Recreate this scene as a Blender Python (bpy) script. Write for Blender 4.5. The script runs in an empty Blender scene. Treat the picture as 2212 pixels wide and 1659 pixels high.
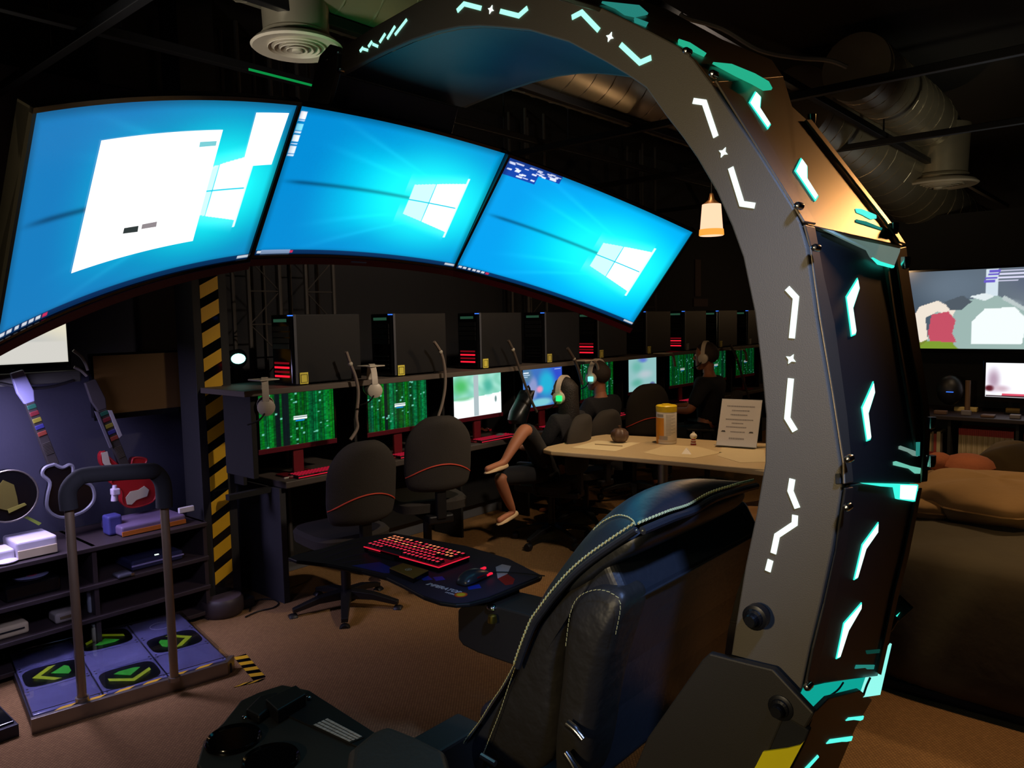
import bpy, bmesh, math, random
import numpy as np
from mathutils import Vector, Matrix
random.seed(7)
C = bpy.context.scene.collection
S = bpy.context.scene
PI = math.pi
# ---------------------------------------------------------------- camera, world, lights, exposure
# room axes: x runs along the row of computer desks, y runs towards that wall, z up (metres)
R_, U_, W_ = [Vector(v) for v in ((0.6556,-0.7549,-0.0199),(0.0763,0.0399,0.9963),(0.7513,0.6546,-0.0837))]
cam = bpy.data.objects.new('camera', bpy.data.cameras.new('camera'))
C.objects.link(cam)
rm = Matrix((R_, U_, -W_)).transposed().to_4x4()
cam.matrix_world = Matrix.Translation((0, 0, 1.6)) @ rm
cam.data.sensor_width = 36; cam.data.lens = 27.016; cam.data.clip_start = 0.02
S.camera = cam
w = bpy.data.worlds.new('world'); S.world = w; w.use_nodes = True
w.node_tree.nodes['Background'].inputs[0].default_value = (0.55, 0.6, 0.8, 1)
w.node_tree.nodes['Background'].inputs[1].default_value = 0.02
S.view_settings.view_transform = 'Standard'; S.view_settings.look = 'None'
S.view_settings.exposure = 0.15; S.view_settings.gamma = 1.0; S.view_settings.use_curve_mapping = False

def lamp(name, loc, power, col, kind='POINT', size=0.1, target=None, spread=None):
    d = bpy.data.lights.new(name, kind); d.energy = power; d.color = col
    if kind == 'AREA':
        d.shape = 'DISK'; d.size = size
        if spread: d.spread = spread
    elif kind == 'SPOT':
        d.spot_size = size; d.spot_blend = 1.0; d.shadow_soft_size = 0.08
    else: d.shadow_soft_size = size
    o = bpy.data.objects.new(name, d); C.objects.link(o); o.location = loc
    if target:
        o.rotation_euler = (Vector(target) - Vector(loc)).to_track_quat('-Z', 'Y').to_euler()
    return o
WARM = (1.0, 0.62, 0.3)
lamp('downlight_or_fill', (4.3, .22, 2.72), 125, (1.0, .47, .16), 'SPOT', .34, (1.3, .42, 1.86))
lamp('downlight_or_fill', (5.4, .2, 1.9), 22, (1.0, .92, .65), 'SPOT', 1.3, (6.4, 1.5, 3.0))  # upward fill added to brighten the far duct and diffuser
lamp('downlight_or_fill', (3.0, -.2, 2.95), 110, (1.0, .62, .32), 'SPOT', 1.0, (3.1, .1, 0))  # added to brighten the carpet at the right, cone kept off the arch
lamp('cool_fill', (.5, -.4, 2.7), 170, (.3, .48, 1.0), 'SPOT', .42, (1.25, .74, 1.2))  # cool fill added to tint the chair top blue
lamp('green_spotlight', (1.1, 1.9, 2.2), 22, (.1, 1.0, .3), 'SPOT', .5, (2.25, 2.6, 2.8))
lamp('downlight_or_fill', (3.0, .9, 3.0), 190, (1.0, .8, .6), 'SPOT', 1.1, (3.4, 3.8, 1.1))  # fill added to brighten the row of towers and their tags
lamp('downlight_or_fill', (.3, 2.2, 1.9), 80, (1.0, .93, .8), 'SPOT', .8, (1.9, 2.8, 2.85))  # upward fill added to brighten the near diffuser and duct
lamp('violet_strip_or_fill', (.9, 2.7, 1.3), 26, (.62, .6, 1.0), 'SPOT', 1.1, (1.4, 3.9, .25))  # violet fill added in front of the media shelf to brighten its consoles
lamp('downlight_or_fill', (5.6, .95, 2.5), 45, (1.0, .7, .42), 'SPOT', .7, (6.7, 1.1, .45))  # fill added to brighten the books in the storage bays
lamp('downlight_or_fill', (2.1, 2.5, 2.95), 980, (1.0, 0.6, 0.28), 'SPOT', 1.35, (2.2, 2.3, 0))
lamp('downlight_or_fill', (-1.4, 0.7, 1.7), 78, (1.0, 0.80, 0.48), 'SPOT', 1.15, (1.0, .45, 1.25))  # low side fill added to light the near arch plate
lamp('downlight_or_fill', (4.4, 2.4, 2.95), 300, (1.0, 0.7, 0.42), 'SPOT', 1.5, (4.4, 2.5, 0))
lamp('downlight_or_fill', (4.9, 0.4, 2.9), 130, (1.0, 0.68, 0.38), 'SPOT', 1.5, (4.3, 0.5, 0))
lamp('violet_strip_or_fill', (0.95, 3.95, 1.28), 14, (0.62, 0.55, 1.0), 'AREA', 0.5, (1.1, 4.1, 0.5))
lamp('violet_strip_or_fill', (1.15, 3.9, 1.5), 22, (0.62, 0.58, 1.0), 'SPOT', 1.6, (1.3, 3.5, 0))

# ---------------------------------------------------------------- helpers
def lin(c):
    if isinstance(c, str):
        c = [int(c[i:i + 2], 16) / 255 for i in (0, 2, 4)]
    return [x / 12.92 if x <= 0.04045 else ((x + 0.055) / 1.055) ** 2.4 for x in c]
MATS = {}
def mat(name, col, rough=0.6, metal=0.0, emit=0.0, bump=0.0, bscale=60, var=0.12, vscale=8, trans=0.0, spec=0.5, coat=0.0):
    if name in MATS: return MATS[name]
    m = bpy.data.materials.new(name); m.use_nodes = True
    n = m.node_tree.nodes; l = m.node_tree.links; b = n['Principled BSDF']
    c = lin(col)
    b.inputs['Roughness'].default_value = rough; b.inputs['Metallic'].default_value = metal
    b.inputs['Specular IOR Level'].default_value = spec
    if coat: b.inputs['Coat Weight'].default_value = coat; b.inputs['Coat Roughness'].default_value = 0.08
    tc = n.new('ShaderNodeTexCoord')
    nz = n.new('ShaderNodeTexNoise'); nz.inputs['Scale'].default_value = vscale; nz.inputs['Detail'].default_value = 4
    l.new(tc.outputs['Object'], nz.inputs['Vector'])
    mx = n.new('ShaderNodeMix'); mx.data_type = 'RGBA'
    mx.inputs[6].default_value = [x * (1 - var) for x in c] + [1]; mx.inputs[7].default_value = [min(1, x * (1 + var)) for x in c] + [1]
    l.new(nz.outputs['Fac'], mx.inputs[0]); l.new(mx.outputs[2], b.inputs['Base Color'])
    if emit:
        b.inputs['Emission Color'].default_value = c + [1]; b.inputs['Emission Strength'].default_value = emit
    if trans: b.inputs['Transmission Weight'].default_value = trans
    if bump:
        n2 = n.new('ShaderNodeTexNoise'); n2.inputs['Scale'].default_value = bscale; n2.inputs['Detail'].default_value = 3
        l.new(tc.outputs['Object'], n2.inputs['Vector'])
        bp = n.new('ShaderNodeBump'); bp.inputs['Strength'].default_value = bump; bp.inputs['Distance'].default_value = 0.01
        l.new(n2.outputs['Fac'], bp.inputs['Height']); l.new(bp.outputs['Normal'], b.inputs['Normal'])
    MATS[name] = m; return m
def emat(name, col, s=1.0):
    if name in MATS: return MATS[name]
    m = bpy.data.materials.new(name); m.use_nodes = True
    n = m.node_tree.nodes; l = m.node_tree.links; n.clear()
    o = n.new('ShaderNodeOutputMaterial'); e = n.new('ShaderNodeEmission')
    e.inputs[0].default_value = lin(col) + [1]; e.inputs[1].default_value = s
    l.new(e.outputs[0], o.inputs[0]); MATS[name] = m; return m
def vmat(name, s=1.0):
    m = bpy.data.materials.new(name); m.use_nodes = True
    n = m.node_tree.nodes; l = m.node_tree.links; n.clear()
    o = n.new('ShaderNodeOutputMaterial'); e = n.new('ShaderNodeEmission'); a = n.new('ShaderNodeAttribute'); a.attribute_name = 'picture'
    g = n.new('ShaderNodeBsdfGlossy'); g.inputs[0].default_value = (.03, .03, .03, 1); g.inputs[1].default_value = .15
    ad = n.new('ShaderNodeAddShader')
    l.new(a.outputs['Color'], e.inputs[0]); e.inputs[1].default_value = s
    l.new(e.outputs[0], ad.inputs[0]); l.new(g.outputs[0], ad.inputs[1]); l.new(ad.outputs[0], o.inputs[0]); return m

class MB:
    def __init__(s): s.v = []; s.f = []; s.m = []; s.mi = 0
    def add(s, vs, fs):
        o = len(s.v); s.v += [tuple(map(float, p)) for p in vs]; s.f += [tuple(i + o for i in f) for f in fs]; s.m += [s.mi] * len(fs); return s
    def box(s, x0, x1, y0, y1, z0, z1, T=None):
        vs = [(x, y, z) for z in (z0, z1) for y in (y0, y1) for x in (x0, x1)]
        if T: vs = [T @ Vector(v) for v in vs]
        return s.add(vs, [(0, 2, 3, 1), (4, 5, 7, 6), (0, 1, 5, 4), (2, 6, 7, 3), (0, 4, 6, 2), (1, 3, 7, 5)])
    def prism(s, base, top):   # two congruent loops
        n = len(base)
        return s.add(list(base) + list(top), [tuple(range(n))[::-1], tuple(range(n, 2 * n))] + [(i, (i + 1) % n, n + (i + 1) % n, n + i) for i in range(n)])
    def ext(s, poly, off):
        off = Vector(off); return s.prism([Vector(p) for p in poly], [Vector(p) + off for p in poly])
    def loft(s, loops, closed=True, caps=True):
        n = len(loops[0]); vs = [p for L in loops for p in L]; fs = []
        for k in range(len(loops) - 1):
            for i in range(n if closed else n - 1):
                j = (i + 1) % n; fs.append((k * n + i, k * n + j, (k + 1) * n + j, (k + 1) * n + i))
        if caps and closed: fs += [tuple(range(n))[::-1], tuple(range((len(loops) - 1) * n, len(loops) * n))]
        return s.add(vs, fs)
    def tube(s, pts, r, n=8, r2=None):
        pts = [Vector(p) for p in pts]; loops = []; prev = None
        for i, p in enumerate(pts):
            d = (pts[min(i + 1, len(pts) - 1)] - pts[max(i - 1, 0)])
            d = d.normalized() if d.length > 1e-9 else Vector((0, 0, 1))
            if prev is None:
                a = d.orthogonal().normalized()
            else:
                a = prev - d * prev.dot(d); a = a.normalized() if a.length > 1e-6 else d.orthogonal().normalized()
            prev = a; b = d.cross(a)
            rr = r[i] if isinstance(r, (list, tuple)) else (r if r2 is None else r + (r2 - r) * i / (len(pts) - 1))
            loops.append([p + (a * math.cos(t) + b * math.sin(t)) * rr for t in [2 * PI * k / n for k in range(n)]])
        return s.loft(loops)
    def lathe(s, prof, n=24, o=(0, 0, 0), ax='z'):
        o = Vector(o); loops = []
        for r, z in prof:
            L = []
            for k in range(n):
                t = 2 * PI * k / n; c, d = r * math.cos(t), r * math.sin(t)
                L.append(o + Vector({'z': (c, d, z), 'y': (c, z, d), 'x': (z, c, d)}[ax]))
            loops.append(L)
        return s.loft(loops)
    def ball(s, o, r, n=12, m=8):
        r = r if isinstance(r, (list, tuple)) else (r, r, r); loops = []
        for i in range(m + 1):
            t = -PI / 2 + PI * i / m; t = max(-PI / 2 + .02, min(PI / 2 - .02, t))
            loops.append([(o[0] + r[0] * math.cos(t) * math.cos(2 * PI * k / n), o[1] + r[1] * math.cos(t) * math.sin(2 * PI * k / n), o[2] + r[2] * math.sin(t)) for k in range(n)])
        return s.loft(loops)
    def xf(s, T):
        s.v = [tuple(T @ Vector(p)) for p in s.v]; return s
def wloc(o):
    v = Vector((0, 0, 0))
    while o: v += o.location; o = o.parent
    return v
def obj(name, mb, m, parent=None, world=True, smooth=False, bev=0.0, sub=0, seg=2):
    off = wloc(parent) if (parent and world) else Vector((0, 0, 0))
    me = bpy.data.meshes.new(name)
    me.from_pydata([(p[0] - off.x, p[1] - off.y, p[2] - off.z) for p in mb.v], [], mb.f)
    for mm in (m if isinstance(m, (list, tuple)) else [m]): me.materials.append(mm)
    if isinstance(m, (list, tuple)): me.polygons.foreach_set('material_index', mb.m)
    bm = bmesh.new(); bm.from_mesh(me); bmesh.ops.recalc_face_normals(bm, faces=bm.faces); bm.to_mesh(me); bm.free()
    if smooth:
        me.polygons.foreach_set('use_smooth', [True] * len(me.polygons))
        if not sub: me.set_sharp_from_angle(angle=math.radians(40))
    o = bpy.data.objects.new(name, me); C.objects.link(o)
    if parent: o.parent = parent
    if bev:
        b = o.modifiers.new('bevel', 'BEVEL'); b.width = bev; b.segments = seg; b.limit_method = 'ANGLE'; b.angle_limit = math.radians(35)
    if sub:
        b = o.modifiers.new('subdivision', 'SUBSURF'); b.levels = sub; b.render_levels = sub
    return o
def tag(o, label, cat, group=None):
    o['label'] = label; o['category'] = cat
    if group: o['group'] = group
    return o
def thing(name, loc, label, cat, group=None, rz=0):
    o = bpy.data.objects.new(name, None); C.objects.link(o); o.location = loc; o.rotation_euler = (0, 0, rz); o.empty_display_size = .05
    return tag(o, label, cat, group)
def struct(o): o['kind'] = 'structure'; return o
def dup(root, loc, rz=0, label=None, group=None, scale=None):
    def cp(o, par):
        c = o.copy(); C.objects.link(c); c.parent = par
        for ch in [x for x in ALLK.get(o.name, [])]: cp(ch, c)
        return c
    ALLK.clear()
    for x in list(C.objects):
        if x.parent: ALLK.setdefault(x.parent.name, []).append(x)
    r = cp(root, None); r.location = loc; r.rotation_euler = (0, 0, rz)
    if scale: r.scale = (scale,) * 3
    if label: r['label'] = label
    if group: r['group'] = group
    return r
ALLK = {}
def A3(a, L): return [Vector((a, p[0], p[1])) for p in L]
def B3(b, L): return [Vector((p[0], b, p[1])) for p in L]
def Z3(z, L): return [Vector((p[0], p[1], z)) for p in L]
def smoothline(P, k=4):   # Catmull-Rom
    P = [Vector(p) for p in P]; out = []
    for i in range(len(P) - 1):
        p0, p1, p2, p3 = P[max(i - 1, 0)], P[i], P[i + 1], P[min(i + 2, len(P) - 1)]
        for j in range(k):
            t = j / k; out.append(0.5 * ((2 * p1) + (p2 - p0) * t + (2 * p0 - 5 * p1 + 4 * p2 - p3) * t * t + (3 * p1 - p0 - 3 * p2 + p3) * t ** 3))
    return out + [P[-1]]
def strip2(P, w):   # band of width w along 2D points
    out1, out2 = [], []
    for i, p in enumerate(P):
        p = Vector(p)
        d1 = (p - Vector(P[i - 1])).normalized() if i else None
        d2 = (Vector(P[i + 1]) - p).normalized() if i < len(P) - 1 else None
        d = ((d1 or d2) + (d2 or d1)).normalized(); nrm = Vector((-d.y, d.x))
        k = 1 / max(0.5, nrm.dot(Vector((-(d1 or d2).y, (d1 or d2).x))))
        out1.append(p + nrm * w / 2 * k); out2.append(p - nrm * w / 2 * k)
    return out1 + out2[::-1]
def text(body, name, m, parent, size, M4, ext=0.0008, align='CENTER', shear=0.0, off=0.0):
    cu = bpy.data.curves.new(name, 'FONT'); cu.body = body; cu.size = size; cu.extrude = ext; cu.align_x = align; cu.align_y = 'CENTER'; cu.shear = shear; cu.offset = off
    t = bpy.data.objects.new(name, cu); C.objects.link(t)
    dg = bpy.context.evaluated_depsgraph_get(); me = bpy.data.meshes.new_from_object(t.evaluated_get(dg))
    C.objects.unlink(t); bpy.data.objects.remove(t)
    me.transform(M4); me.materials.clear(); me.materials.append(m)
    o = bpy.data.objects.new(name, me); C.objects.link(o)
    if parent: me.transform(Matrix.Translation(-wloc(parent))); o.parent = parent
    return o
def frame4(o, x, y, n):
    return Matrix.Translation(o) @ Matrix((Vector(x), Vector(y), Vector(n))).transposed().to_4x4()

# ---------------------------------------------------------------- materials
black_metal = mat('black_powder_metal', '37332d', .5, .3, bump=.05, bscale=500)
plate_m = mat('arch_plate_metal', '6a6358', .5, .3, bump=.08, bscale=600, var=.06)
panel_shaded = mat('arch_shaded_panel', '1e2022', .5, .2, bump=.03, bscale=500)  # arch panel metal darkened: shade on the lower facets put into the colour
panel_m = mat('arch_panel_metal', '8a8070', .42, .85, bump=.03, bscale=500, var=.05)
liner_m = mat('arch_liner_metal', '2a2e36', .4, .4, bump=.03, bscale=400)
leather = mat('black_leather', '26282e', .42, 0, bump=.12, bscale=45, spec=.9)
leather2 = mat('black_wrinkled_leather', '2b2824', .45, 0, bump=.5, bscale=22, spec=.5)
plastic = mat('black_plastic', '141416', .45)
matte = mat('matte_black', '0c0c0e', .8)
gloss = mat('glossy_black_plastic', '0a0a0c', .12)
chrome = mat('chrome', 'd8d8d8', .18, 1.0)
steel = mat('brushed_steel', '9a9288', .38, .9, bump=.05, bscale=200)
thread = mat('cream_thread', 'd9cf8a', .8)
white_p = mat('white_plastic', 'd8d4cc', .4)
grey_p = mat('grey_plastic', '77726c', .5)
wood_t = mat('pale_laminate', 'cdb48a', .4, var=.08, vscale=3)
fabric_dark = mat('dark_chair_fabric', '302b26', .9, bump=.3, bscale=300)
skin = mat('skin', 'a5694a', .6)
black_cloth = mat('black_cloth', '15151a', .9, bump=.3, bscale=60)
hairm = mat('dark_hair', '1a120d', .6, bump=.5, bscale=120)
yellow = mat('hazard_yellow', 'd9a81a', .5)
teal = emat('teal_led', '35e0c8', 1.25); teal_w = emat('teal_white_led', 'd8fff4', 1.3); teal_d = emat('dim_teal_led', '2b8f84', .7)
white_led = emat('white_led', 'eafff6', 1.15); teal_m = emat('mid_teal_led', '55f0d8', 1.1)
red_led = emat('red_led', 'e0203a', 1.0); blue_led = emat('blue_led', '3a7bff', 1.2)

# ---------------------------------------------------------------- room
def carpet():
    m = bpy.data.materials.new('brown_carpet'); m.use_nodes = True
    n = m.node_tree.nodes; l = m.node_tree.links; b = n['Principled BSDF']; b.inputs['Roughness'].default_value = .95; b.inputs['Specular IOR Level'].default_value = .1
    tc = n.new('ShaderNodeTexCoord'); nz = n.new('ShaderNodeTexNoise'); nz.inputs['Scale'].default_value = 1.3; nz.inputs['Detail'].default_value = 6
    l.new(tc.outputs['Object'], nz.inputs['Vector'])
    br = n.new('ShaderNodeTexBrick'); br.inputs['Scale'].default_value = 1.0
    br.inputs['Brick Width'].default_value = .012; br.inputs['Row Height'].default_value = .011; br.inputs['Mortar Size'].default_value = .0018; br.inputs['Mortar Smooth'].default_value = 1.0
    br.inputs['Color1'].default_value = (1, 1, 1, 1); br.inputs['Color2'].default_value = (.8, .8, .8, 1); br.inputs['Mortar'].default_value = (.42, .42, .42, 1)
    mp = n.new('ShaderNodeMapping'); mp.inputs['Rotation'].default_value = (0, 0, math.radians(-41)); l.new(tc.outputs['Object'], mp.inputs['Vector']); l.new(mp.outputs[0], br.inputs['Vector'])
    mx = n.new('ShaderNodeMix'); mx.data_type = 'RGBA'; mx.inputs[6].default_value = lin('8c6a44') + [1]; mx.inputs[7].default_value = lin('a88256') + [1]
    l.new(nz.outputs['Fac'], mx.inputs[0])
    mu = n.new('ShaderNodeMix'); mu.data_type = 'RGBA'; mu.blend_type = 'MULTIPLY'; mu.inputs[0].default_value = 1
    l.new(mx.outputs[2], mu.inputs[6]); l.new(br.outputs['Color'], mu.inputs[7]); l.new(mu.outputs[2], b.inputs['Base Color'])
    bp = n.new('ShaderNodeBump'); bp.inputs['Strength'].default_value = .5; bp.inputs['Distance'].default_value = .004
    l.new(br.outputs['Color'], bp.inputs['Height']); l.new(bp.outputs[0], b.inputs['Normal'])
    return m
X0, X1, Y0, Y1, ZC = -3.2, 10.6, -4.2, 4.5, 3.35
wallm = mat('black_wall_paint', '1b1c22', .85, bump=.1)
wallv = mat('dark_blue_grey_wall', '2c2c3c', .8, bump=.1)
struct(obj('floor', MB().box(X0, X1, Y0, Y1, -.1, 0), carpet()))
struct(obj('ceiling', MB().box(X0, X1, Y0, Y1, ZC, ZC + .1), mat('black_ceiling_paint', '0f0e0e', .9)))
struct(obj('wall_back', MB().box(X0, X1, Y1, Y1 + .1, 0, ZC), wallm))
struct(obj('wall_right', MB().box(X1, X1 + .1, Y0, Y1, 0, ZC), wallm))
struct(obj('wall_left', MB().box(X0 - .1, X0, Y0, Y1, 0, ZC), wallm))
struct(obj('wall_front', MB().box(X0, X1, Y0 - .1, Y0, 0, ZC), wallm))
struct(obj('trim_1', MB().box(.2, 2.25, 4.42, 4.5, 0, 2.9), wallv))
struct(obj('baseboard_back', MB().box(2.42, X1, 4.3, 4.5, 0, .13), mat('grey_baseboard', '56585e', .7), bev=.004))

# ceiling grid of painted steel channels
beam_m = mat('black_channel_steel', '17171a', .5, .3)
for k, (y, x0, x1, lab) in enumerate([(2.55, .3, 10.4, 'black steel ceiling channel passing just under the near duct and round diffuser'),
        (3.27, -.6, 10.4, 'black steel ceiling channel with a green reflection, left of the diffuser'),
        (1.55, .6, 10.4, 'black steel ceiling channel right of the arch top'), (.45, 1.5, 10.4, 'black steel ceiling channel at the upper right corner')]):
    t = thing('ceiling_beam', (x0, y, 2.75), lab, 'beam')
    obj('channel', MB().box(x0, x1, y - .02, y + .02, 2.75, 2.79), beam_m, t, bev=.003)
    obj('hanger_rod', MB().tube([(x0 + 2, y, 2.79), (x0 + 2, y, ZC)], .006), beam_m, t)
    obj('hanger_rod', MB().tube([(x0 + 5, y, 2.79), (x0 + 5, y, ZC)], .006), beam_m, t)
    if k == 1: obj('green_reflection_strip', MB().box(1.95, 2.42, y - .024, y - .019, 2.752, 2.762), emat('green_reflection_glow', '10a850', .6), t)  # glowing strip stands in for a green reflection on the channel
for x, lab in [(1.25, 'black ceiling channel crossing above the left monitor'), (4.1, 'black ceiling channel crossing above the right monitor'),
        (5.6, 'black ceiling channel crossing in front of the far duct'), (7.4, 'black ceiling channel crossing behind the far diffuser'), (9.0, 'farthest black ceiling channel')]:
    t = thing('ceiling_beam', (x, -3, 2.79), lab, 'beam')
    y0_ = 2.35 if x > 7 else -3
    obj('channel', MB().box(x - .02, x + .02, y0_, 4.4, 2.71, 2.75), beam_m, t, bev=.003)
    obj('hanger_rod', MB().tube([(x, 3.6, 2.75), (x, 3.6, ZC)], .006), beam_m, t)
# ducts
duct_m = mat('galvanised_duct', '8f8775', .38, .6, bump=.04, bscale=30, var=.2, vscale=5)
def duct(name, pts, r, lab):
    t = thing(name, pts[0], lab, 'duct')
    obj('duct_pipe', MB().tube(pts, r, 32), duct_m, t, smooth=True)
    d = [Vector(p) for p in pts]; n = 0
    for i in range(len(d) - 1):
        L = (d[i + 1] - d[i]).length; u = (d[i + 1] - d[i]).normalized(); a = u.orthogonal().normalized(); b = u.cross(a)
        if L < .5: continue
        m = MB(); turns = int(L / .16); P = []
        for k in range(turns * 20 + 1):
            q = k / 20; P.append(d[i] + u * (q * .16) + (a * math.cos(2 * PI * q) + b * math.sin(2 * PI * q)) * (r + .001))
        obj('spiral_seam', m.tube(P, .0035, 4), duct_m, t)
    return t
duct('spiral_duct', [(1.5, 2.62, 3.08), (9.5, 2.62, 3.08)], .29, 'long silver spiral duct running above the arch and monitors')
duct('round_duct', [(5.0, 1.55, 3.08), (6.6, 1.55, 3.08), (7.3, 1.6, 3.05)], .2, 'shorter round duct ending over the small diffuser at the right')
duct('sloping_duct', [(5.2, 2.0, 2.98), (6.5, 1.9, 2.85), (8.2, 1.6, 2.35), (10.4, 1.2, 2.2)], .26, 'thick dark duct sloping down behind the right television')
def diffuser(x, y, z, s, lab, mt=None):
    t = thing('ceiling_diffuser', (x, y, z), lab, 'diffuser')
    wm = mat('diffuser_enamel', 'b3aa9a', .45)
    obj('neck', MB().lathe([(.185 * s, .04 * s), (.2 * s, .42 * s)], 32, (x, y, z)), duct_m, t, smooth=True)
    obj('neck_band', MB().lathe([(.185 * s, .06 * s), (.198 * s, .07 * s), (.188 * s, .08 * s)], 32, (x, y, z)), duct_m, t, smooth=True)
    obj('outer_ring', MB().lathe([(.165 * s, .01 * s), (.25 * s, -.005 * s), (.262 * s, .006 * s), (.24 * s, .03 * s), (.165 * s, .05 * s)], 40, (x, y, z)), wm, t, smooth=True)
    for k in range(4):
        r = .15 * s - .035 * s * k
        obj('cone_ring', MB().lathe([(r, .03 * s - .01 * s * k), (r + .018 * s, -.002 * s - .004 * s * k), (r + .014 * s, -.006 * s - .004 * s * k), (r - .004, .028 * s - .01 * s * k)], 32, (x, y, z)), wm, t, smooth=True)
    obj('centre_cap', MB().lathe([(.001, -.03 * s), (.03 * s, -.024 * s), (.03 * s, -.01 * s)], 20, (x, y, z)), wm, t, smooth=True)
    obj('dark_throat', MB().lathe([(.001, .06 * s), (.163 * s, .06 * s)], 24, (x, y, z)), matte, t)
_p = [(1.784,2.62)][0]
diffuser(_p[0], _p[1], 2.66, .66, 'round white ceiling diffuser beside the front end of the arch')
diffuser(7.0, 1.52, 2.6, 1.1, 'small far round ceiling diffuser at the upper right')
tag(obj('ceiling_cable', MB().tube(smoothline([(2.516,1.373,2.658),(2.53,1.353,2.641),(2.608,1.26,2.603),(2.687,1.159,2.526),(2.771,1.06,2.497),(2.845,0.9731,2.485),(2.885,0.923,2.46)], 5), .008, 6), grey_p, smooth=True), 'thin grey cable sagging from the ceiling behind the arch', 'cable')

# pendant lamps
def pendant(x, y, z, s, lab, lit=True):
    t = thing('pendant_lamp', (x, y, z), lab, 'lamp')
    obj('lamp_shade', MB().lathe([(.075 * s, 0), (.072 * s, .05 * s), (.06 * s, .2 * s), (.057 * s, .2 * s), (.069 * s, .05 * s), (.071 * s, 0)], 32, (x, y, z)), emat('glowing_amber_glass', 'ffc4a0', 1.25), t, smooth=True)
    obj('shade_rim', MB().lathe([(.075 * s, 0), (.08 * s, .004 * s), (.077 * s, .04 * s), (.074 * s, .04 * s)], 32, (x, y, z)), emat('rim_glow', 'ffa040', 1.1), t, smooth=True)
    obj('bulb', MB().ball((x, y, z + .09 * s), .035 * s), emat('bulb_glow', 'ffe0b0', 6.0), t, smooth=True)
    obj('lamp_cap', MB().lathe([(.057 * s, .2 * s), (.02 * s, .23 * s), (.012 * s, .27 * s)], 20, (x, y, z)), mat('brass_brown', '6a4a2a', .4, .7), t, smooth=True)
    obj('cord', MB().tube([(x, y, z + .26 * s), (x, y, ZC)], .004), plastic, t)
    lamp('pendant_light', (x, y, z - .03), 12, WARM, size=.05)
_p = [(4.681,2.332,2.117)][0]; pendant(_p[0], _p[1], _p[2], 1.0, 'glowing amber pendant lamp hanging left of the arch plate')
_p = [(9.952,2.388,2.079)][0]; pendant(_p[0], _p[1], _p[2], .85, 'small far amber pendant lamp above the right television')

# ---------------------------------------------------------------- gaming arch (frame of the throne)
HA, HB = 1.10, 1.50
inner = [(1.45,2.158),(1.369,2.166),(1.299,2.171),(1.218,2.174),(1.141,2.172),(1.077,2.165),(1.023,2.153),(0.9762,2.139),(0.9022,2.115),(0.8143,2.073),(0.7377,2.022),(0.6975,1.993),(0.6621,1.965),(0.628,1.917),(0.5964,1.876),(0.572,1.841),(0.5405,1.788),(0.5157,1.734),(0.4972,1.685),(0.4787,1.602),(0.4674,1.517),(0.4605,1.449),(0.4613,1.379),(0.4737,1.302),(0.4908,1.216),(0.5047,1.128),(0.5151,1.056)]
outer = [(0.4049,1.037),(0.3909,1.115),(0.3766,1.184),(0.3622,1.263),(0.3496,1.357),(0.3527,1.391),(0.3686,1.488),(0.3879,1.595),(0.4026,1.692),(0.4122,1.727),(0.4236,1.752),(0.4718,1.831),(0.5098,1.889),(0.5499,1.95),(0.5782,1.99),(0.6042,2.016),(0.6615,2.056),(0.7449,2.111),(0.8013,2.145),(0.892,2.187),(1.003,2.223),(1.113,2.242),(1.194,2.243),(1.244,2.238),(1.342,2.229),(1.444,2.214)]
arch = thing('gaming_arch', (1.3, .6, 0), 'large black steel arch with teal light slots curving over the reclined chair', 'arch')
obj('side_plate', MB().ext(A3(HA, inner + outer), (.014, 0, 0)), plate_m, arch, bev=.0025)
obj('side_plate', MB().ext(A3(HB - .014, inner + [(p[0], p[1]) for p in outer]), (.014, 0, 0)), plate_m, arch, bev=.002)
m = MB(); m.loft([A3(HA + .014, inner), A3(HB - .014, inner)], closed=False); obj('inner_liner', m, liner_m, arch, smooth=True)
# front hanging bracket that carries the monitors
br = [(1.511,2.21),(1.471,2.225),(1.441,2.213),(1.45,2.158),(1.491,2.086),(1.577,2.102),(1.567,2.117)]
obj('monitor_bracket', MB().ext(A3(HA - .012, br), (.012, 0, 0)), mat('brown_black_metal', '4a423c', .5, .4), arch, bev=.002)
blk = [(1.476,2.165),(1.507,2.091),(1.525,2.094),(1.495,2.169)]
obj('bracket_face', MB().ext(A3(HA, blk), (HB - HA, 0, 0)), mat('slate_blue_panel', '4a4c62', .55, .2), arch, bev=.002)
obj('cross_bar', MB().box(1.12, 1.5, 1.5, 1.78, 2.03, 2.09), black_metal, arch, bev=.004)
for q in [(1.447,2.202),(1.485,2.196),(1.442,2.164),(0.5858,2.002),(0.5424,1.959),(0.4127,1.751),(0.3883,1.691),(0.3393,1.399),(0.3401,1.331),(0.3908,1.057),(0.5871,0.973)]:
    obj('screw', MB().lathe([(.001, -.005), (.004, -.004), (.0055, 0), (.0055, .012)], 12, (1.09, q[0], q[1]), 'x'), chrome, arch, smooth=True)
for q in [(0.4654,1.147),(0.4247,1.02)]:
    b = obj('pivot_bolt', MB().lathe([(.001, -.012), (.008, -.012), (.0095, -.009), (.0095, .0), (.013, .002), (.015, .006), (.015, .03)], 18, (1.07, q[0], q[1]), 'x'), mat('black_bolt', '2c2c2e', .35, .7), arch)
    obj('bolt_washer', MB().lathe([(.013, .004), (.019, .006), (.019, .02)], 24, (1.07, q[0], q[1]), 'x'), mat('black_bolt', '2c2c2e', .35, .7), b, smooth=True)
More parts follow.
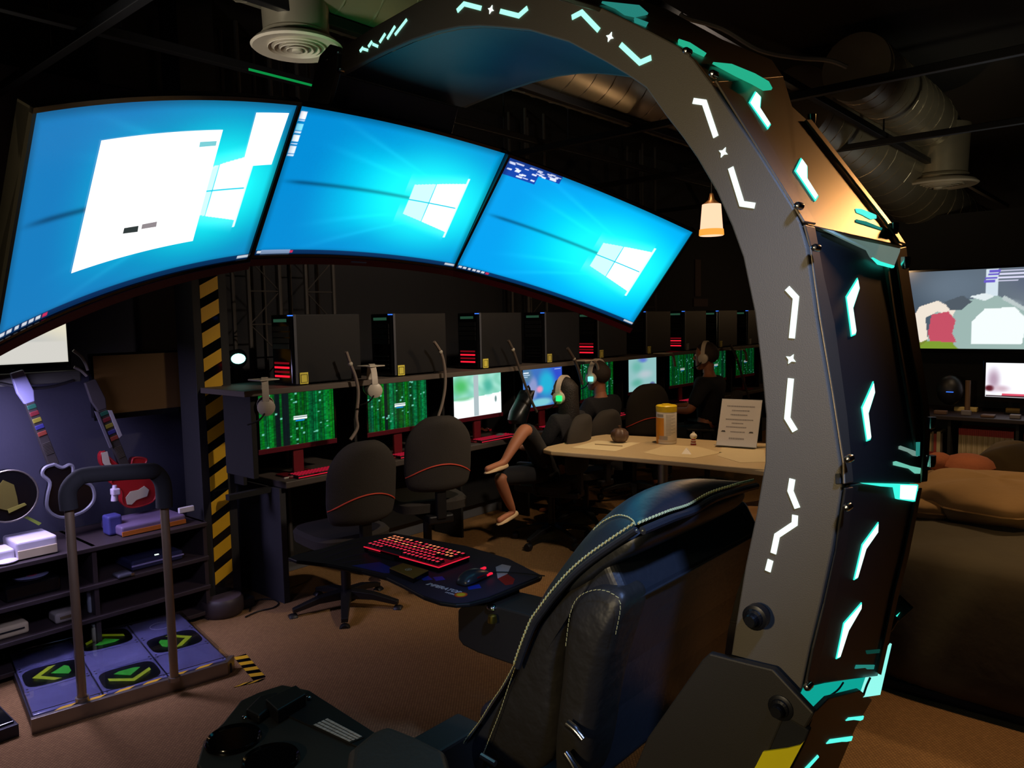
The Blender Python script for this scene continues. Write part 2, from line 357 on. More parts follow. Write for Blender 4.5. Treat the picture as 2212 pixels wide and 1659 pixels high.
# light slots on the near side plate
SW = .0085
def slot(P, w=SW, m=white_led, x=HA - .0015, nm='light_slot'):
    L = strip2([Vector((p[0], p[1])) for p in P], w)
    obj(nm, MB().ext([Vector((x, p.x, p.y)) for p in L], (.003, 0, 0)), m, arch)
for P in [[(0.4298,1.637),(0.4169,1.623),(0.4223,1.565)], [(0.423,1.507),(0.4278,1.449),(0.4161,1.431)], [(0.4194,1.36),(0.422,1.342),(0.4115,1.318)],
        [(0.4148,1.307),(0.4153,1.294),(0.4413,1.272),(0.4467,1.244)], [(0.4509,1.233),(0.455,1.215)], [(0.5782,1.928),(0.5597,1.922),(0.5407,1.868)], [(0.5168,1.819),(0.499,1.764),(0.479,1.759)]]:
    slot(P)
for P in [[(0.7085,2.043),(0.6721,2.006),(0.6517,2.009)], [(0.8057,2.111),(0.7853,2.114),(0.7509,2.076)], [(1.079,2.195),(1.06,2.203),(1.016,2.183)], [(0.9685,2.165),(0.9243,2.145),(0.9034,2.153)]]:
    slot(P, m=emat('mint_led', 'a8ffe4', 1.1))
for P in [[(1.224,2.217),(1.262,2.196)], [(1.261,2.213),(1.287,2.194)], [(1.293,2.206),(1.312,2.193)], [(1.337,2.201),(1.35,2.193)], [(1.368,2.196),(1.379,2.19)], [(1.335,2.195),(1.318,2.186)], [(1.368,2.193),(1.352,2.186)]]:
    slot(P, .006, emat('mint_led', 'a8ffe4', 1.1))
for p, mm in zip([(0.4233,1.535),(0.5287,1.843),(0.7291,2.06),(0.9914,2.174)], [white_led] * 4):
    L = [(p[0] + r * math.cos(t + .5), p[1] + r * math.sin(t + .5)) for k in range(8) for r, t in [((.008, .0035)[k % 2], k * PI / 4)]]
    obj('star_slot', MB().ext([Vector((HA - .0015, a, b)) for a, b in L], (.003, 0, 0)), mm, arch)
# faceted spine panels between the two plates
nU = Vector((-0.0552,-0.8494,0.5248)); nM = Vector((0.0054,-0.9856,0.1691))
nL = Vector((-0.0487,-0.9843,-0.1698)); nB = Vector((-0.0428,-0.9427,-0.3309)); nT = Vector((-0.1259,-0.6315,0.7651))
def panel(P, n, m, nm='spine_panel', th=.008, up=0.0):
    P = [Vector(p) + n * up for p in P]
    return obj(nm, MB().prism([p - n * th for p in P], P), m, arch, bev=.0015)
panel([(1.1,0.5499,1.95),(1.1,0.4122,1.727),(1.5,0.3789,1.716),(1.502,0.3985,1.748),(1.492,0.4587,1.844),(1.44,0.5265,1.948),(1.403,0.5421,1.97),(1.467,0.5852,2.046)], nU, panel_m)
panel([(1.103,0.4118,1.725),(1.11,0.4063,1.693),(1.105,0.3896,1.595),(1.107,0.371,1.487),(1.105,0.3543,1.39),(1.095,0.3495,1.362),(1.168,0.3479,1.351),(1.498,0.34,1.294),(1.548,0.3451,1.322),(1.606,0.3559,1.383),(1.619,0.3648,1.434),(1.62,0.3769,1.505),(1.626,0.3906,1.585),(1.629,0.4044,1.665),(1.638,0.4147,1.724)], nM, panel_shaded)
panel([(1.1,0.3496,1.357),(1.111,0.3658,1.26),(1.109,0.3796,1.181),(1.101,0.3915,1.114),(1.101,0.4021,1.053),(1.156,0.4031,1.031),(1.206,0.4033,1.016),(1.496,0.406,0.9169),(1.499,0.393,0.991),(1.496,0.3779,1.08),(1.504,0.3643,1.156),(1.498,0.3521,1.228),(1.491,0.342,1.29),(1.171,0.3473,1.35)], nL, panel_shaded)
panel([(0.9493,0.7698,2.107),(1.1,0.7449,2.111),(1.155,0.6948,2.079),(1.187,0.6519,2.049),(1.1,0.5499,1.95),(1.5,0.5983,2.056),(1.595,0.6599,2.123),(1.478,0.7139,2.148),(1.421,0.8061,2.215),(1.287,0.8396,2.22)], nT, panel_m)
panel([(1.097,0.3827,1.017),(1.149,0.379,1.02),(1.361,0.396,0.9446),(1.513,0.4189,0.8597),(1.474,0.4361,0.8156),(1.494,0.4798,0.6887),(1.085,0.4209,0.9092),(1.103,0.4036,0.9563),(1.104,0.3943,0.9826)], nB, panel_shaded)
# raised edge flanges along the spine
fl = mat('bronze_edge_metal', '948672', .4, .85, bump=.03, bscale=400)
panel([(1.109,0.5506,1.952),(1.101,0.4113,1.726),(1.141,0.4089,1.726),(1.176,0.5366,1.937)], nU, fl, 'edge_flange', .004, .006)
panel([(1.409,0.525,1.942),(1.44,0.5265,1.948),(1.502,0.3985,1.748),(1.5,0.3789,1.716),(1.475,0.3823,1.718),(1.474,0.4081,1.76)], nU, fl, 'edge_flange', .004, .006)
panel([(1.102,0.4117,1.724),(1.141,0.4118,1.724),(1.146,0.3994,1.651),(1.159,0.3879,1.584),(1.149,0.3649,1.45),(1.13,0.3491,1.359),(1.095,0.3495,1.362),(1.105,0.3543,1.39),(1.107,0.371,1.487),(1.105,0.3896,1.595),(1.11,0.4063,1.693)], nM, fl, 'edge_flange', .004, .006)
panel([(1.558,0.4125,1.715),(1.642,0.4147,1.725),(1.629,0.4044,1.665),(1.626,0.3906,1.585),(1.62,0.3769,1.505),(1.619,0.3648,1.434),(1.606,0.3559,1.383),(1.518,0.34,1.293),(1.481,0.3406,1.298),(1.553,0.3538,1.372),(1.573,0.3652,1.438),(1.559,0.3786,1.517),(1.552,0.3918,1.594)], nM, fl, 'edge_flange', .004, .006)
panel([(1.1,0.3496,1.357),(1.131,0.3488,1.353),(1.153,0.3643,1.257),(1.148,0.3781,1.178),(1.143,0.3923,1.098),(1.134,0.4029,1.038),(1.101,0.4021,1.053),(1.101,0.3915,1.114),(1.109,0.3796,1.181),(1.111,0.3658,1.26)], nL, black_metal, 'edge_flange', .004, .006)
panel([(1.466,0.3436,1.287),(1.492,0.3422,1.288),(1.498,0.3521,1.228),(1.504,0.3643,1.156),(1.496,0.3779,1.08),(1.499,0.393,0.991),(1.498,0.4052,0.9206),(1.466,0.4038,0.9384),(1.467,0.3918,1.007),(1.464,0.3769,1.095),(1.471,0.3639,1.168)], nL, black_metal, 'edge_flange', .004, .006)
def pslot(P, n, m, nm='light_slot'): obj(nm, MB().prism([Vector(p) - n * .002 for p in P], [Vector(p) + n * .0015 for p in P]), m, arch)
def rimmed(P, n):   # bright core inside a teal halo edge
    P = [Vector(p) for p in P]; c = sum(P, Vector()) / len(P)
    pslot(P, n, teal)
    m = MB(); q = []
    N = len(P)
    for i, p in enumerate(P):
        d1 = (P[i] - P[i - 1]).normalized(); d2 = (P[(i + 1) % N] - P[i]).normalized(); b = (d1 + d2).normalized().cross(n)
        k = 1 / max(.45, b.normalized().dot(d1.cross(n).normalized()))
        q.append((p, b.normalized() * k))
    def area(L): return sum((L[i] - L[0]).cross(L[i + 1] - L[0]).dot(n) for i in range(1, N - 1))
    Q = [p + b * .0022 for p, b in q]
    if abs(area(Q)) > abs(area(P)): Q = [p - b * .0022 for p, b in q]
    obj('slot_core', MB().prism([p + n * .0012 for p in Q], [p + n * .0024 for p in Q]), teal_w, arch)
rimmed([(1.261,0.551,1.969),(1.269,0.5442,1.959),(1.233,0.53,1.932),(1.233,0.5122,1.903),(1.208,0.5061,1.891),(1.202,0.5353,1.937)], nU)
rimmed([(1.271,0.4774,1.851),(1.274,0.468,1.836),(1.238,0.4543,1.81),(1.237,0.4366,1.781),(1.212,0.4319,1.771),(1.208,0.463,1.821)], nU)
rimmed([(1.318,0.4012,1.656),(1.319,0.3981,1.638),(1.269,0.3923,1.606),(1.267,0.3862,1.57),(1.26,0.3853,1.565),(1.24,0.3848,1.563),(1.245,0.3955,1.625)], nM)
rimmed([(1.313,0.3724,1.489),(1.31,0.3691,1.47),(1.26,0.364,1.442),(1.255,0.3579,1.406),(1.249,0.3573,1.403),(1.232,0.3574,1.403),(1.234,0.3662,1.455)], nM)
rimmed([(1.297,0.3561,1.264),(1.305,0.3588,1.245),(1.262,0.3643,1.226),(1.25,0.3726,1.181),(1.234,0.3731,1.182),(1.238,0.3629,1.24)], nL)
rimmed([(1.299,0.3798,1.125),(1.304,0.3817,1.113),(1.261,0.3884,1.087),(1.246,0.3961,1.046),(1.229,0.3964,1.049),(1.229,0.3858,1.111)], nL)
pslot([(1.375,0.4233,1.774),(1.405,0.4225,1.776),(1.463,0.4152,1.77),(1.451,0.4116,1.763),(1.418,0.411,1.759),(1.39,0.4165,1.765),(1.369,0.4193,1.767)], nU, teal_m)
pslot([(1.34,0.4116,1.752),(1.385,0.409,1.752),(1.448,0.4007,1.745),(1.437,0.3988,1.741),(1.374,0.4056,1.746),(1.337,0.4092,1.748)], nU, teal_d)
pslot([(1.397,0.3531,1.373),(1.405,0.3531,1.373),(1.51,0.3492,1.347),(1.5,0.3481,1.341),(1.474,0.3488,1.346),(1.443,0.3506,1.357),(1.394,0.3523,1.369)], nM, emat('grey_teal_led', '8fb8ac', .5))
pslot([(1.351,0.3495,1.354),(1.365,0.3493,1.353),(1.443,0.3463,1.333),(1.508,0.3444,1.319),(1.496,0.343,1.311),(1.467,0.3436,1.316),(1.433,0.3459,1.33),(1.349,0.3487,1.349)], nM, emat('grey_teal_led2', '78d8c0', .7))
pslot([(1.345,0.3998,0.9958),(1.457,0.4014,0.9549),(1.457,0.4028,0.9466),(1.415,0.4022,0.9621),(1.402,0.4015,0.9698),(1.342,0.401,0.9901)], nL, teal_d)
pslot([(1.384,0.3956,1.009),(1.47,0.3961,0.9815),(1.47,0.3974,0.9744),(1.394,0.3968,0.9992)], nL, emat('deep_teal_led', '124a40', .6))
pslot([(1.344,0.4154,0.8913),(1.358,0.415,0.8909),(1.496,0.4295,0.8316),(1.502,0.4327,0.8215),(1.48,0.4313,0.8287),(1.412,0.4226,0.8621)], nB, teal_m)
pslot([(1.269,0.4228,0.8801),(1.284,0.4217,0.8812),(1.478,0.4435,0.7941),(1.483,0.4475,0.7819),(1.44,0.4429,0.8007),(1.391,0.4367,0.8247)], nB, teal_m)
pslot([(1.19,0.4293,0.8717),(1.242,0.4271,0.8711),(1.256,0.4303,0.8604),(1.212,0.4333,0.8576)], nB, teal_m)
# light spilling diffusers at the facet joints
diffm = mat('frosted_acrylic', '9fc4bc', .35, emit=.25)
pslot([(1.174,0.4047,1.723),(1.597,0.4083,1.73),(1.575,0.4048,1.711),(1.521,0.3997,1.683),(1.436,0.3999,1.687),(1.391,0.4007,1.692),(1.374,0.4026,1.704),(1.275,0.4036,1.713)], nM, diffm, 'frosted_diffuser')
pslot([(1.392,0.3995,1.692),(1.433,0.399,1.687),(1.52,0.3988,1.683),(1.512,0.398,1.679),(1.424,0.3981,1.682)], nM, teal, 'light_slot')
pslot([(1.164,0.3433,1.352),(1.463,0.3378,1.298),(1.478,0.3428,1.265),(1.452,0.3433,1.269),(1.355,0.3442,1.292),(1.328,0.3412,1.317),(1.253,0.3423,1.332)], nL, teal, 'frosted_diffuser')
pslot([(1.355,0.337,1.316),(1.446,0.3354,1.299),(1.449,0.3398,1.273),(1.369,0.3407,1.29)], nL, teal_w, 'light_slot')
pslot([(1.487,0.3457,1.369),(1.502,0.3455,1.367),(1.484,0.3416,1.345),(1.472,0.3418,1.347)], nM, teal_d, 'light_slot')
pslot([(1.201,0.5964,2.012),(1.276,0.5995,2.027),(1.323,0.5785,2.017),(1.329,0.556,2),(1.297,0.5363,1.978),(1.25,0.5307,1.966),(1.242,0.5468,1.978),(1.225,0.567,1.991)], nT, emat('sea_teal', '28b890', .8), 'frosted_diffuser')
pslot([(1.208,0.6629,2.067),(1.235,0.6563,2.066),(1.24,0.6282,2.043),(1.216,0.619,2.032),(1.191,0.6373,2.043),(1.183,0.6488,2.051)], nT, emat('sea_teal', '28b890', .8), 'light_slot')
pslot([(1.115,0.7548,2.127),(1.268,0.7768,2.17),(1.25,0.7469,2.143),(1.166,0.7221,2.109),(1.139,0.7248,2.106),(1.14,0.744,2.122)], nT, teal_d, 'frosted_diffuser')
pslot([(1.153,0.7155,2.101),(1.182,0.7062,2.098),(1.153,0.6919,2.082),(1.132,0.7011,2.086)], nT, teal_d, 'light_slot')
for q in [(0.5439,1.96),(0.3959,1.745),(0.3757,1.684),(0.3287,1.403),(0.3272,1.335)]:
    obj('screw', MB().lathe([(.001, -.01), (.006, -.008), (.008, 0), (.008, .012)], 12, (HB - .01, q[0] - .004, q[1])), chrome, arch, smooth=True)
# open foot of the arch: lit inside wall and cable
pslot([(1.108,0.4031,1.045),(1.157,0.4034,1.029),(1.207,0.4036,1.014),(1.438,0.4054,0.9368),(1.419,0.4119,0.9047),(1.262,0.4096,0.9631),(1.185,0.4126,0.9678),(1.098,0.405,1.036)], nL, emat('interior_teal', '0fb0a0', .75), 'interior_glow_panel')
pslot([(1.397,0.4072,0.9148),(1.411,0.4008,0.9475),(1.488,0.4016,0.9209),(1.501,0.3923,0.9709),(1.524,0.3905,0.9752),(1.523,0.4087,0.8698)], nL, emat('side_glow', '8ff0e4', 1.0), 'light_slot')
obj('inner_cable', MB().tube(smoothline([Vector(p) for p in [(1.267,0.3956,0.9954),(1.243,0.3977,0.9902),(1.178,0.3996,0.9978),(1.148,0.4017,0.9945)]], 4), .0015, 5), matte, arch)
obj('inner_cable', MB().tube(smoothline([Vector(p) for p in [(1.419,0.3967,0.946),(1.407,0.3993,0.9343),(1.401,0.402,0.9203)]], 4), .002, 5), matte, arch)
# lower pivot bracket on the near side and on the far side
brk = [(0.5398,1.071),(0.4781,1.073),(0.4378,1.075),(0.4272,1.067),(0.376,1.027),(0.3889,0.9992),(0.4197,1.007),(0.4472,0.9308),(0.4579,0.8973),(0.7187,0.7261),(0.6521,0.893),(0.5525,1.056)]
obj('pivot_bracket', MB().ext(A3(1.078, brk), (.014, 0, 0)), black_metal, arch, bev=.003)
obj('pivot_bracket', MB().ext(A3(1.51, brk), (.014, 0, 0)), black_metal, arch, bev=.003)
obj('far_wing_plate', MB().ext(A3(1.56, [(0.3892,1.059),(0.3629,1.038),(0.4108,0.9761),(0.4073,1.014)]), (.01, 0, 0)), black_metal, arch, bev=.002)
obj('light_slot', MB().ext(A3(1.558, [(0.3885,1.022),(0.3845,1.027),(0.4059,0.9848),(0.4071,1)]), (.001, 0, 0)), teal, arch)
obj('lower_side_plate', MB().ext(A3(1.08, [(0.4232,1.01),(0.3836,0.9983),(0.392,0.9728),(0.4207,0.9011),(0.4874,0.8744),(0.4475,0.9563)]), (.012, 0, 0)), matte, arch, bev=.002)
stk = [(0.4493,0.945),(0.4128,0.9635),(0.3939,0.9753),(0.3886,0.9828),(0.4206,0.9067),(0.4744,0.8853)]
obj('yellow_sticker', MB().ext(A3(1.073, stk), (.004, 0, 0)), mat('bright_yellow', 'f4e414', .45), arch)
# chassis down to the floor
fr = MB()
obj('base_column', MB().loft([[(1.14, .62, .0), (1.46, .62, .0), (1.46, .95, .0), (1.14, .95, .0)], [(1.14, .5, .6), (1.46, .5, .6), (1.46, .8, .6), (1.14, .8, .6)], [(1.14, .5, .74), (1.46, .5, .74), (1.46, .76, .74), (1.14, .76, .74)]]), black_metal, arch, bev=.01)
for sx in (1.12, 1.44):
    obj('base_rail', MB().box(sx, sx + .06, .1, 1.75, .03, .09), black_metal, arch, bev=.008)
for py in (.12, .7, 1.7):
    obj('floor_foot', MB().box(1.02, 1.58, py, py + .05, 0, .03), steel, arch, bev=.004)

# ---------------------------------------------------------------- three monitors
SC = {'C':((1.311,1.545,1.912),(1,0.0001,-0.0057),(0.0047,-0.5803,0.8144),(-0.0033,-0.8144,-0.5803)),'R':((1.933,1.41,1.81),(0.8815,-0.3799,-0.2805),(-0.02,-0.6235,0.7816),(-0.4717,-0.6833,-0.5572)),'L':((0.6604,1.385,1.818),(0.8806,0.3971,0.2586),(0.0186,-0.5742,0.8185),(0.4735,-0.716,-0.513))}
MW, MH = .658, .3696
def ss(e0, e1, x): t = np.clip((x - e0) / (e1 - e0), 0, 1); return t * t * (3 - 2 * t)
def inpoly(u, v, P):
    r = np.zeros(u.shape, bool); n = len(P)
    for i in range(n):
        x0, y0 = P[i]; x1, y1 = P[(i + 1) % n]
        c = ((y0 > v) != (y1 > v)); xx = (x1 - x0) * (v - y0) / ((y1 - y0) if abs(y1 - y0) > 1e-9 else 1e-9) + x0
        r ^= c & (u < xx)
    return r
def srgb(c): return np.array([x / 12.92 if x <= .04045 else ((x + .055) / 1.055) ** 2.4 for x in c])
def wallpaper(u, v, which):
    img = np.zeros(u.shape + (3,))
    cx, cy = .74, .5; d = np.sqrt(((u - cx) * 1.15) ** 2 + ((v - cy) * 1.05) ** 2)
    base = {'C': ((.01, .50, .76), (0, .69, .85)), 'R': ((.01, .58, .86), (0, .75, .93)), 'L': ((.08, .44, .68), (.02, .62, .75))}[which]
    t = ss(.75, .2, d)[..., None]
    img += np.array(base[0]) * (1 - t) + np.array(base[1]) * t
    fan = np.abs(v - .5) / np.maximum(.02, (.86 - u) * .42 + .06)
    g = (ss(1.7, .5, fan) * ss(.1, .6, u) * ss(.93, .86, u))[..., None] * .85
    img = img * (1 - g) + np.array((0, .84, .93)) * g
    for s0 in (.8, 1.35):
        ln = np.exp(-((fan - s0) / .07) ** 2)[..., None] * .09 * (u < .85)[..., None] * ss(.05, .5, u)[..., None]
        img = img + ln * np.array((.3, .5, .4))
    e = ss(.5, .08, d)[..., None]; img = img * (1 - e * .9) + np.array((.12, .96, .94)) * e * .9
    dk = np.exp(-((v - .5 - (.7 - u) * .03) / .014) ** 2) * (u < .68) * ss(.0, .12, u) * (1 - .35 * u); img = img * (1 - .42 * dk[..., None]) + np.array((0, .1, .3)) * .42 * dk[..., None] * .3
    # window emblem: four panes seen at an angle
    lft, rgt = .63, .88
    def hh(x): return .115 + (x - lft) / (rgt - lft) * .09
    inside = (u > lft) & (u < rgt) & (np.abs(v - .49) < hh(u))
    gap = (np.abs(v - .49) < .006) | (np.abs(u - .735) < .004)
    pane = inside & ~gap
    left = pane & (u < .735); right = pane & (u >= .735)
    img[pane] = (.6, .97, .97)
    img[inside & gap] = (.1, .75, .85)
    edge = (np.abs(u - .882) < .005) & (np.abs(v - .49) < .25); img[edge] = (.85, 1, 1)
    spill = ss(.1, 0, np.abs(np.abs(v - .49) - hh(np.clip(u, lft, rgt)))) * ((u > .6) & (u < rgt)); img += spill[..., None] * np.array((.25, .12, .1)) * .8
    tb = v < .035; img[tb] = img[tb] * .25 + np.array((.02, .1, .28)) * .75
    for i in range(7):
        x = .02 + i * .024; q = (np.abs(u - x) < .008) & (np.abs(v - .018) < .011); img[q] = (.92, .95, 1) if i != 6 else (.9, .2, .4)
    q = tb & (u > .95) & (np.abs(v - .018) < .009); img[q] = (.85, .9, .95)
    if which == 'C':
        q = tb & (u > .03) & (u < .16) & (np.abs(v - .018) < .014); img[q] = (.55, .65, .8)
        for i in range(4):
            y = .945 - i * .073; q = (np.abs(u - .022) < .012) & (np.abs(v - y) < .022); img[q] = [(.95, .95, .98), (.5, .85, .98), (.9, .95, .98), (.85, .9, .95)][i]
            q = (np.abs(u - .022) < .014) & (np.abs(v - y + .034) < .005); img[q] = (.8, .9, 1)
    if which == 'R':
        q = (v > .93) & (u < .28) | ((v > .86) & (u < .17)); img[q] = (.07, .25, .62)
        rng = random.Random(4)
        for i in range(34):
            x = .012 + rng.random() * .25; y = .985 - rng.random() * (.11 if x < .16 else .05); q = (np.abs(u - x) < .009 + rng.random() * .008) & (np.abs(v - y) < .0045); img[q] = (.85, .88, 1)
    if which == 'L':
        P = [(0.2351,0.8372),(0.7043,0.8415),(0.7115,0.1892),(0.2285,0.1982)]
    ed = np.minimum(np.minimum(u, 1 - u) * 1.78, np.minimum(v, 1 - v)); img *= (.75 + .25 * ss(0, .06, ed))[..., None]
    return img
def tolin(img):
    img = np.clip(img, 0, 1.2); return np.where(img <= .04045, img / 12.92, ((img + .055) / 1.055) ** 2.4)
def picture(name, fn, nx, ny, pos, parent, strength=1.0):
    uu, vv = np.meshgrid(np.linspace(0, 1, nx + 1), np.linspace(0, 1, ny + 1))
    P = pos(uu.ravel(), vv.ravel()); off = wloc(parent) if parent else Vector((0, 0, 0))
    P = P - np.array(off)
    i = np.arange(ny)[:, None] * (nx + 1) + np.arange(nx)[None]; i = i.ravel()
    F = np.stack([i, i + 1, i + nx + 2, i + nx + 1], 1)
    me = bpy.data.meshes.new(name); me.vertices.add(len(P)); me.vertices.foreach_set('co', P.astype(np.float32).ravel())
    me.loops.add(F.size); me.loops.foreach_set('vertex_index', F.ravel().astype(np.int32))
    me.polygons.add(len(F)); me.polygons.foreach_set('loop_start', (np.arange(len(F)) * 4).astype(np.int32))
    me.update(calc_edges=True)
    ca = me.color_attributes.new('picture', 'FLOAT_COLOR', 'POINT')
    col = np.ones((len(P), 4), np.float32); col[:, :3] = tolin(fn(uu, vv)).reshape(-1, 3); ca.data.foreach_set('color', col.ravel())
    if 'vm%.2f' % strength not in MATS: MATS['vm%.2f' % strength] = vmat('screen_picture', strength)
    me.materials.append(MATS['vm%.2f' % strength])
    me.polygons.foreach_set('use_smooth', [True] * len(F))
    o = bpy.data.objects.new(name, me); C.objects.link(o); o.parent = parent; return o
LBL = {'L': 'left curved gaming monitor showing a large white window on blue desktop', 'C': 'middle curved gaming monitor showing blue desktop with desktop icons at its left edge', 'R': 'right curved gaming monitor showing blue desktop with small tiles at its upper corner'}
for k in 'LCR':
    t0, xa, ya, na = [Vector(v) for v in SC[k]]
    t = thing('curved_monitor', t0, LBL[k], 'monitor', 'curved monitors hanging from the arch')
    def cp(u, v, d=0.0):
        sg = .03 * (1 - (2 * u - 1) ** 2)
        return t0 + xa * ((u - .5) * MW) + ya * ((v - .5) * MH) - na * (sg + d)
    def pos(u, v):
        a = np.array(t0)[None] + np.outer((u - .5) * MW, np.array(xa)) + np.outer((v - .5) * MH, np.array(ya)) - np.outer(.03 * (1 - (2 * u - 1) ** 2), np.array(na)); return a
    picture('screen', lambda u, v: wallpaper(u, v, k), 300, 170, pos, t, 1.15)
    def overlay(nm, P, m, par, lift=.0012, n=10):
        g = [[cp(*[(P[0][q] * (1 - s) + P[1][q] * s) * (1 - r) + (P[3][q] * (1 - s) + P[2][q] * s) * r for q in (0, 1)], -lift) for s in [i / n for i in range(n + 1)]] for r in [j / n for j in range(n + 1)]]
        return obj(nm, MB().loft(g, closed=False), m, par, smooth=True)
    scr_ = [o for o in t.children if o.name.startswith('screen')][0]
    wht = emat('window_white', 'ffffff', 1.15); pal = emat('pane_pale', 'c4fff6', 1.1)
    for s_ in (-1, 1):
        for u0, u1, mm in ((.632, .733, pal), (.738, .878, wht)):
            h0, h1 = .115 + (u0 - .63) * .36, .115 + (u1 - .63) * .36
            if k == 'L': u0 = max(u0, .70)
            if u0 < u1: overlay('emblem_pane', [(u0, .49 + s_ * .005), (u1, .49 + s_ * .005), (u1, .49 + s_ * h1), (u0, .49 + s_ * h0)], mm, scr_, .0009)
    if k == 'L':
        overlay('open_window', [(0.2351,0.8372),(0.7043,0.8415),(0.7115,0.1892),(0.2285,0.1982)], wht, scr_, .0016, 14)
        overlay('open_window', [(0.8268,0.9396),(0.9735,0.9498),(0.9685,0.6354),(0.8358,0.6247)], wht, scr_, .0016)
        overlay('window_button', [(0.6203,0.7798),(0.69,0.7809),(0.6917,0.7553),(0.6223,0.7523)], emat('button_teal', '78c8d0', 1), scr_, .0022)
        overlay('window_button', [(0.3973,0.3639),(0.4541,0.3571),(0.4565,0.3229),(0.3971,0.334)], emat('button_dark', '303838', 1), scr_, .0022)
        overlay('window_button', [(0.4681,0.3602),(0.5278,0.3575),(0.5295,0.328),(0.4691,0.3341)], emat('button_grey', '8c8488', 1), scr_, .0022)
    N = 16
    def ring(v0, v1, d0, d1):
        return [[cp(i / N * 1.024 - .012, v0, d0), cp(i / N * 1.024 - .012, v1, d0), cp(i / N * 1.024 - .012, v1, d1), cp(i / N * 1.024 - .012, v0, d1)] for i in range(N + 1)]
    obj('housing', MB().loft(ring(-.06, 1.012, .002, .022)), plastic, t, smooth=True)
    obj('top_bezel', MB().loft(ring(1.0, 1.022, -.004, .002)), gloss, t, smooth=True)
    obj('bottom_bezel', MB().loft(ring(-.022, 0.0, -.004, .002)), gloss, t, smooth=True)
    obj('red_trim', MB().loft(ring(-.075, -.022, -.006, .012)), mat('dark_red_metal', '6a1026', .4, .3), t, smooth=True)
    for u0, u1 in ((-.012, 0.0), (1.0, 1.012)):
        obj('side_bezel', MB().loft([[cp(u0, v, -.004), cp(u1, v, -.004), cp(u1, v, .022), cp(u0, v, .022)] for v in (-.022, 1.022)]), gloss if k != 'L' or u0 > .5 else mat('satin_bezel', '4a463c', .4, .3), t)
    obj('rear_shell', MB().loft([[cp(a, b, .03) for a, b in ((.15, .15), (.85, .15), (.85, .85), (.15, .85))], [cp(a, b, .075) for a, b in ((.3, .3), (.7, .3), (.7, .75), (.3, .75))]]), plastic, t, bev=.01)
    obj('mount_arm', MB().tube([cp(.5, .5, .07), cp(.5, .62, .14), Vector((1.31, 1.74, 2.05))], .016, 10), black_metal, t, smooth=True)
    if k == 'C': obj('logo_badge', MB().loft([[cp(u, v, -.0065) for u, v in ((.46, -.055), (.54, -.055), (.54, -.04), (.46, -.04))], [cp(u, v, -.0075) for u, v in ((.465, -.053), (.535, -.053), (.535, -.042), (.465, -.042))]]), mat('dull_badge', '8a5a66', .5), t)


# ---------------------------------------------------------------- reclined leather chair
chair = thing('reclining_chair', (1.3, 1.1, 0), 'black leather reclining chair with cream double stitching under the arch', 'chair')
def puff(name, prof, a0, a1, m, parent, bulge=.02, rnd=.03, sub=2, shrink=.9, n=5):
    # profile in (y, z) carried across x with rounded, swollen ends
    c = Vector((sum(p[0] for p in prof) / len(prof), sum(p[1] for p in prof) / len(prof)))
    loops = []
    for x, s in [(a0 - bulge, .35), (a0 - bulge * .85, .62), (a0, shrink), (a0 + rnd, 1.0)] + [(a0 + rnd + (a1 - a0 - 2 * rnd) * i / n, 1.0) for i in range(1, n)] + [(a1 - rnd, 1.0), (a1, shrink), (a1 + bulge * .85, .62), (a1 + bulge, .35)]:
        loops.append([Vector((x, c.x + (p[0] - c.x) * s, c.y + (p[1] - c.y) * s)) for p in prof])
    return obj(name, MB().loft(loops), m, parent, smooth=True, sub=sub)
seam = [Vector(p) for p in [(0.6481,1.267),(0.6737,1.248),(0.6991,1.229),(0.7338,1.202),(0.766,1.174),(0.7933,1.146),(0.8205,1.115),(0.8431,1.086),(0.8653,1.056),(0.8802,1.026),(0.8943,0.9939),(0.9075,0.9618),(0.9376,0.9114),(0.9709,0.8642),(1.003,0.8161),(1.043,0.764),(1.071,0.7148)]]
# front cushion: a swollen sheet whose near edge is the stitched seam
A0, A1 = 1.04, 1.47
def cush(sk, v):
    i = min(int(sk), len(seam) - 2); f = sk - i; p = seam[i] * (1 - f) + seam[i + 1] * f
    d = (seam[min(i + 1, len(seam) - 1)] - seam[max(i - 0, 0)]).normalized(); nrm = Vector((-d.y, d.x));
    if nrm.x < 0: nrm = -nrm
    top = min(1.0, sk / 3.0)
    h = (.062 + .02 * max(0, 1 - sk / 6)) * (1 - abs(2 * v - 1) ** 2.6) * (math.sin(top * PI / 2) ** .6 if sk < 3 else 1)
    h *= (1 - .35 * max(0, (sk - 8) / 8))
    q = p + nrm * h
    return Vector((A0 + (A1 - A0) * v, q.x, q.y))
rows = [0, .15, .4, .8, 1.3, 2, 3, 4, 5, 6, 7, 8, 9, 10, 11, 12, 13, 14, 15, 16]
m = MB(); m.loft([[cush(s, v) for v in [0, .015, .05, .1, .17, .25, .35, .5, .65, .75, .83, .9, .95, .985, 1]] for s in rows], closed=False)
bcus = obj('front_cushion', m, leather, chair, smooth=True, sub=1)
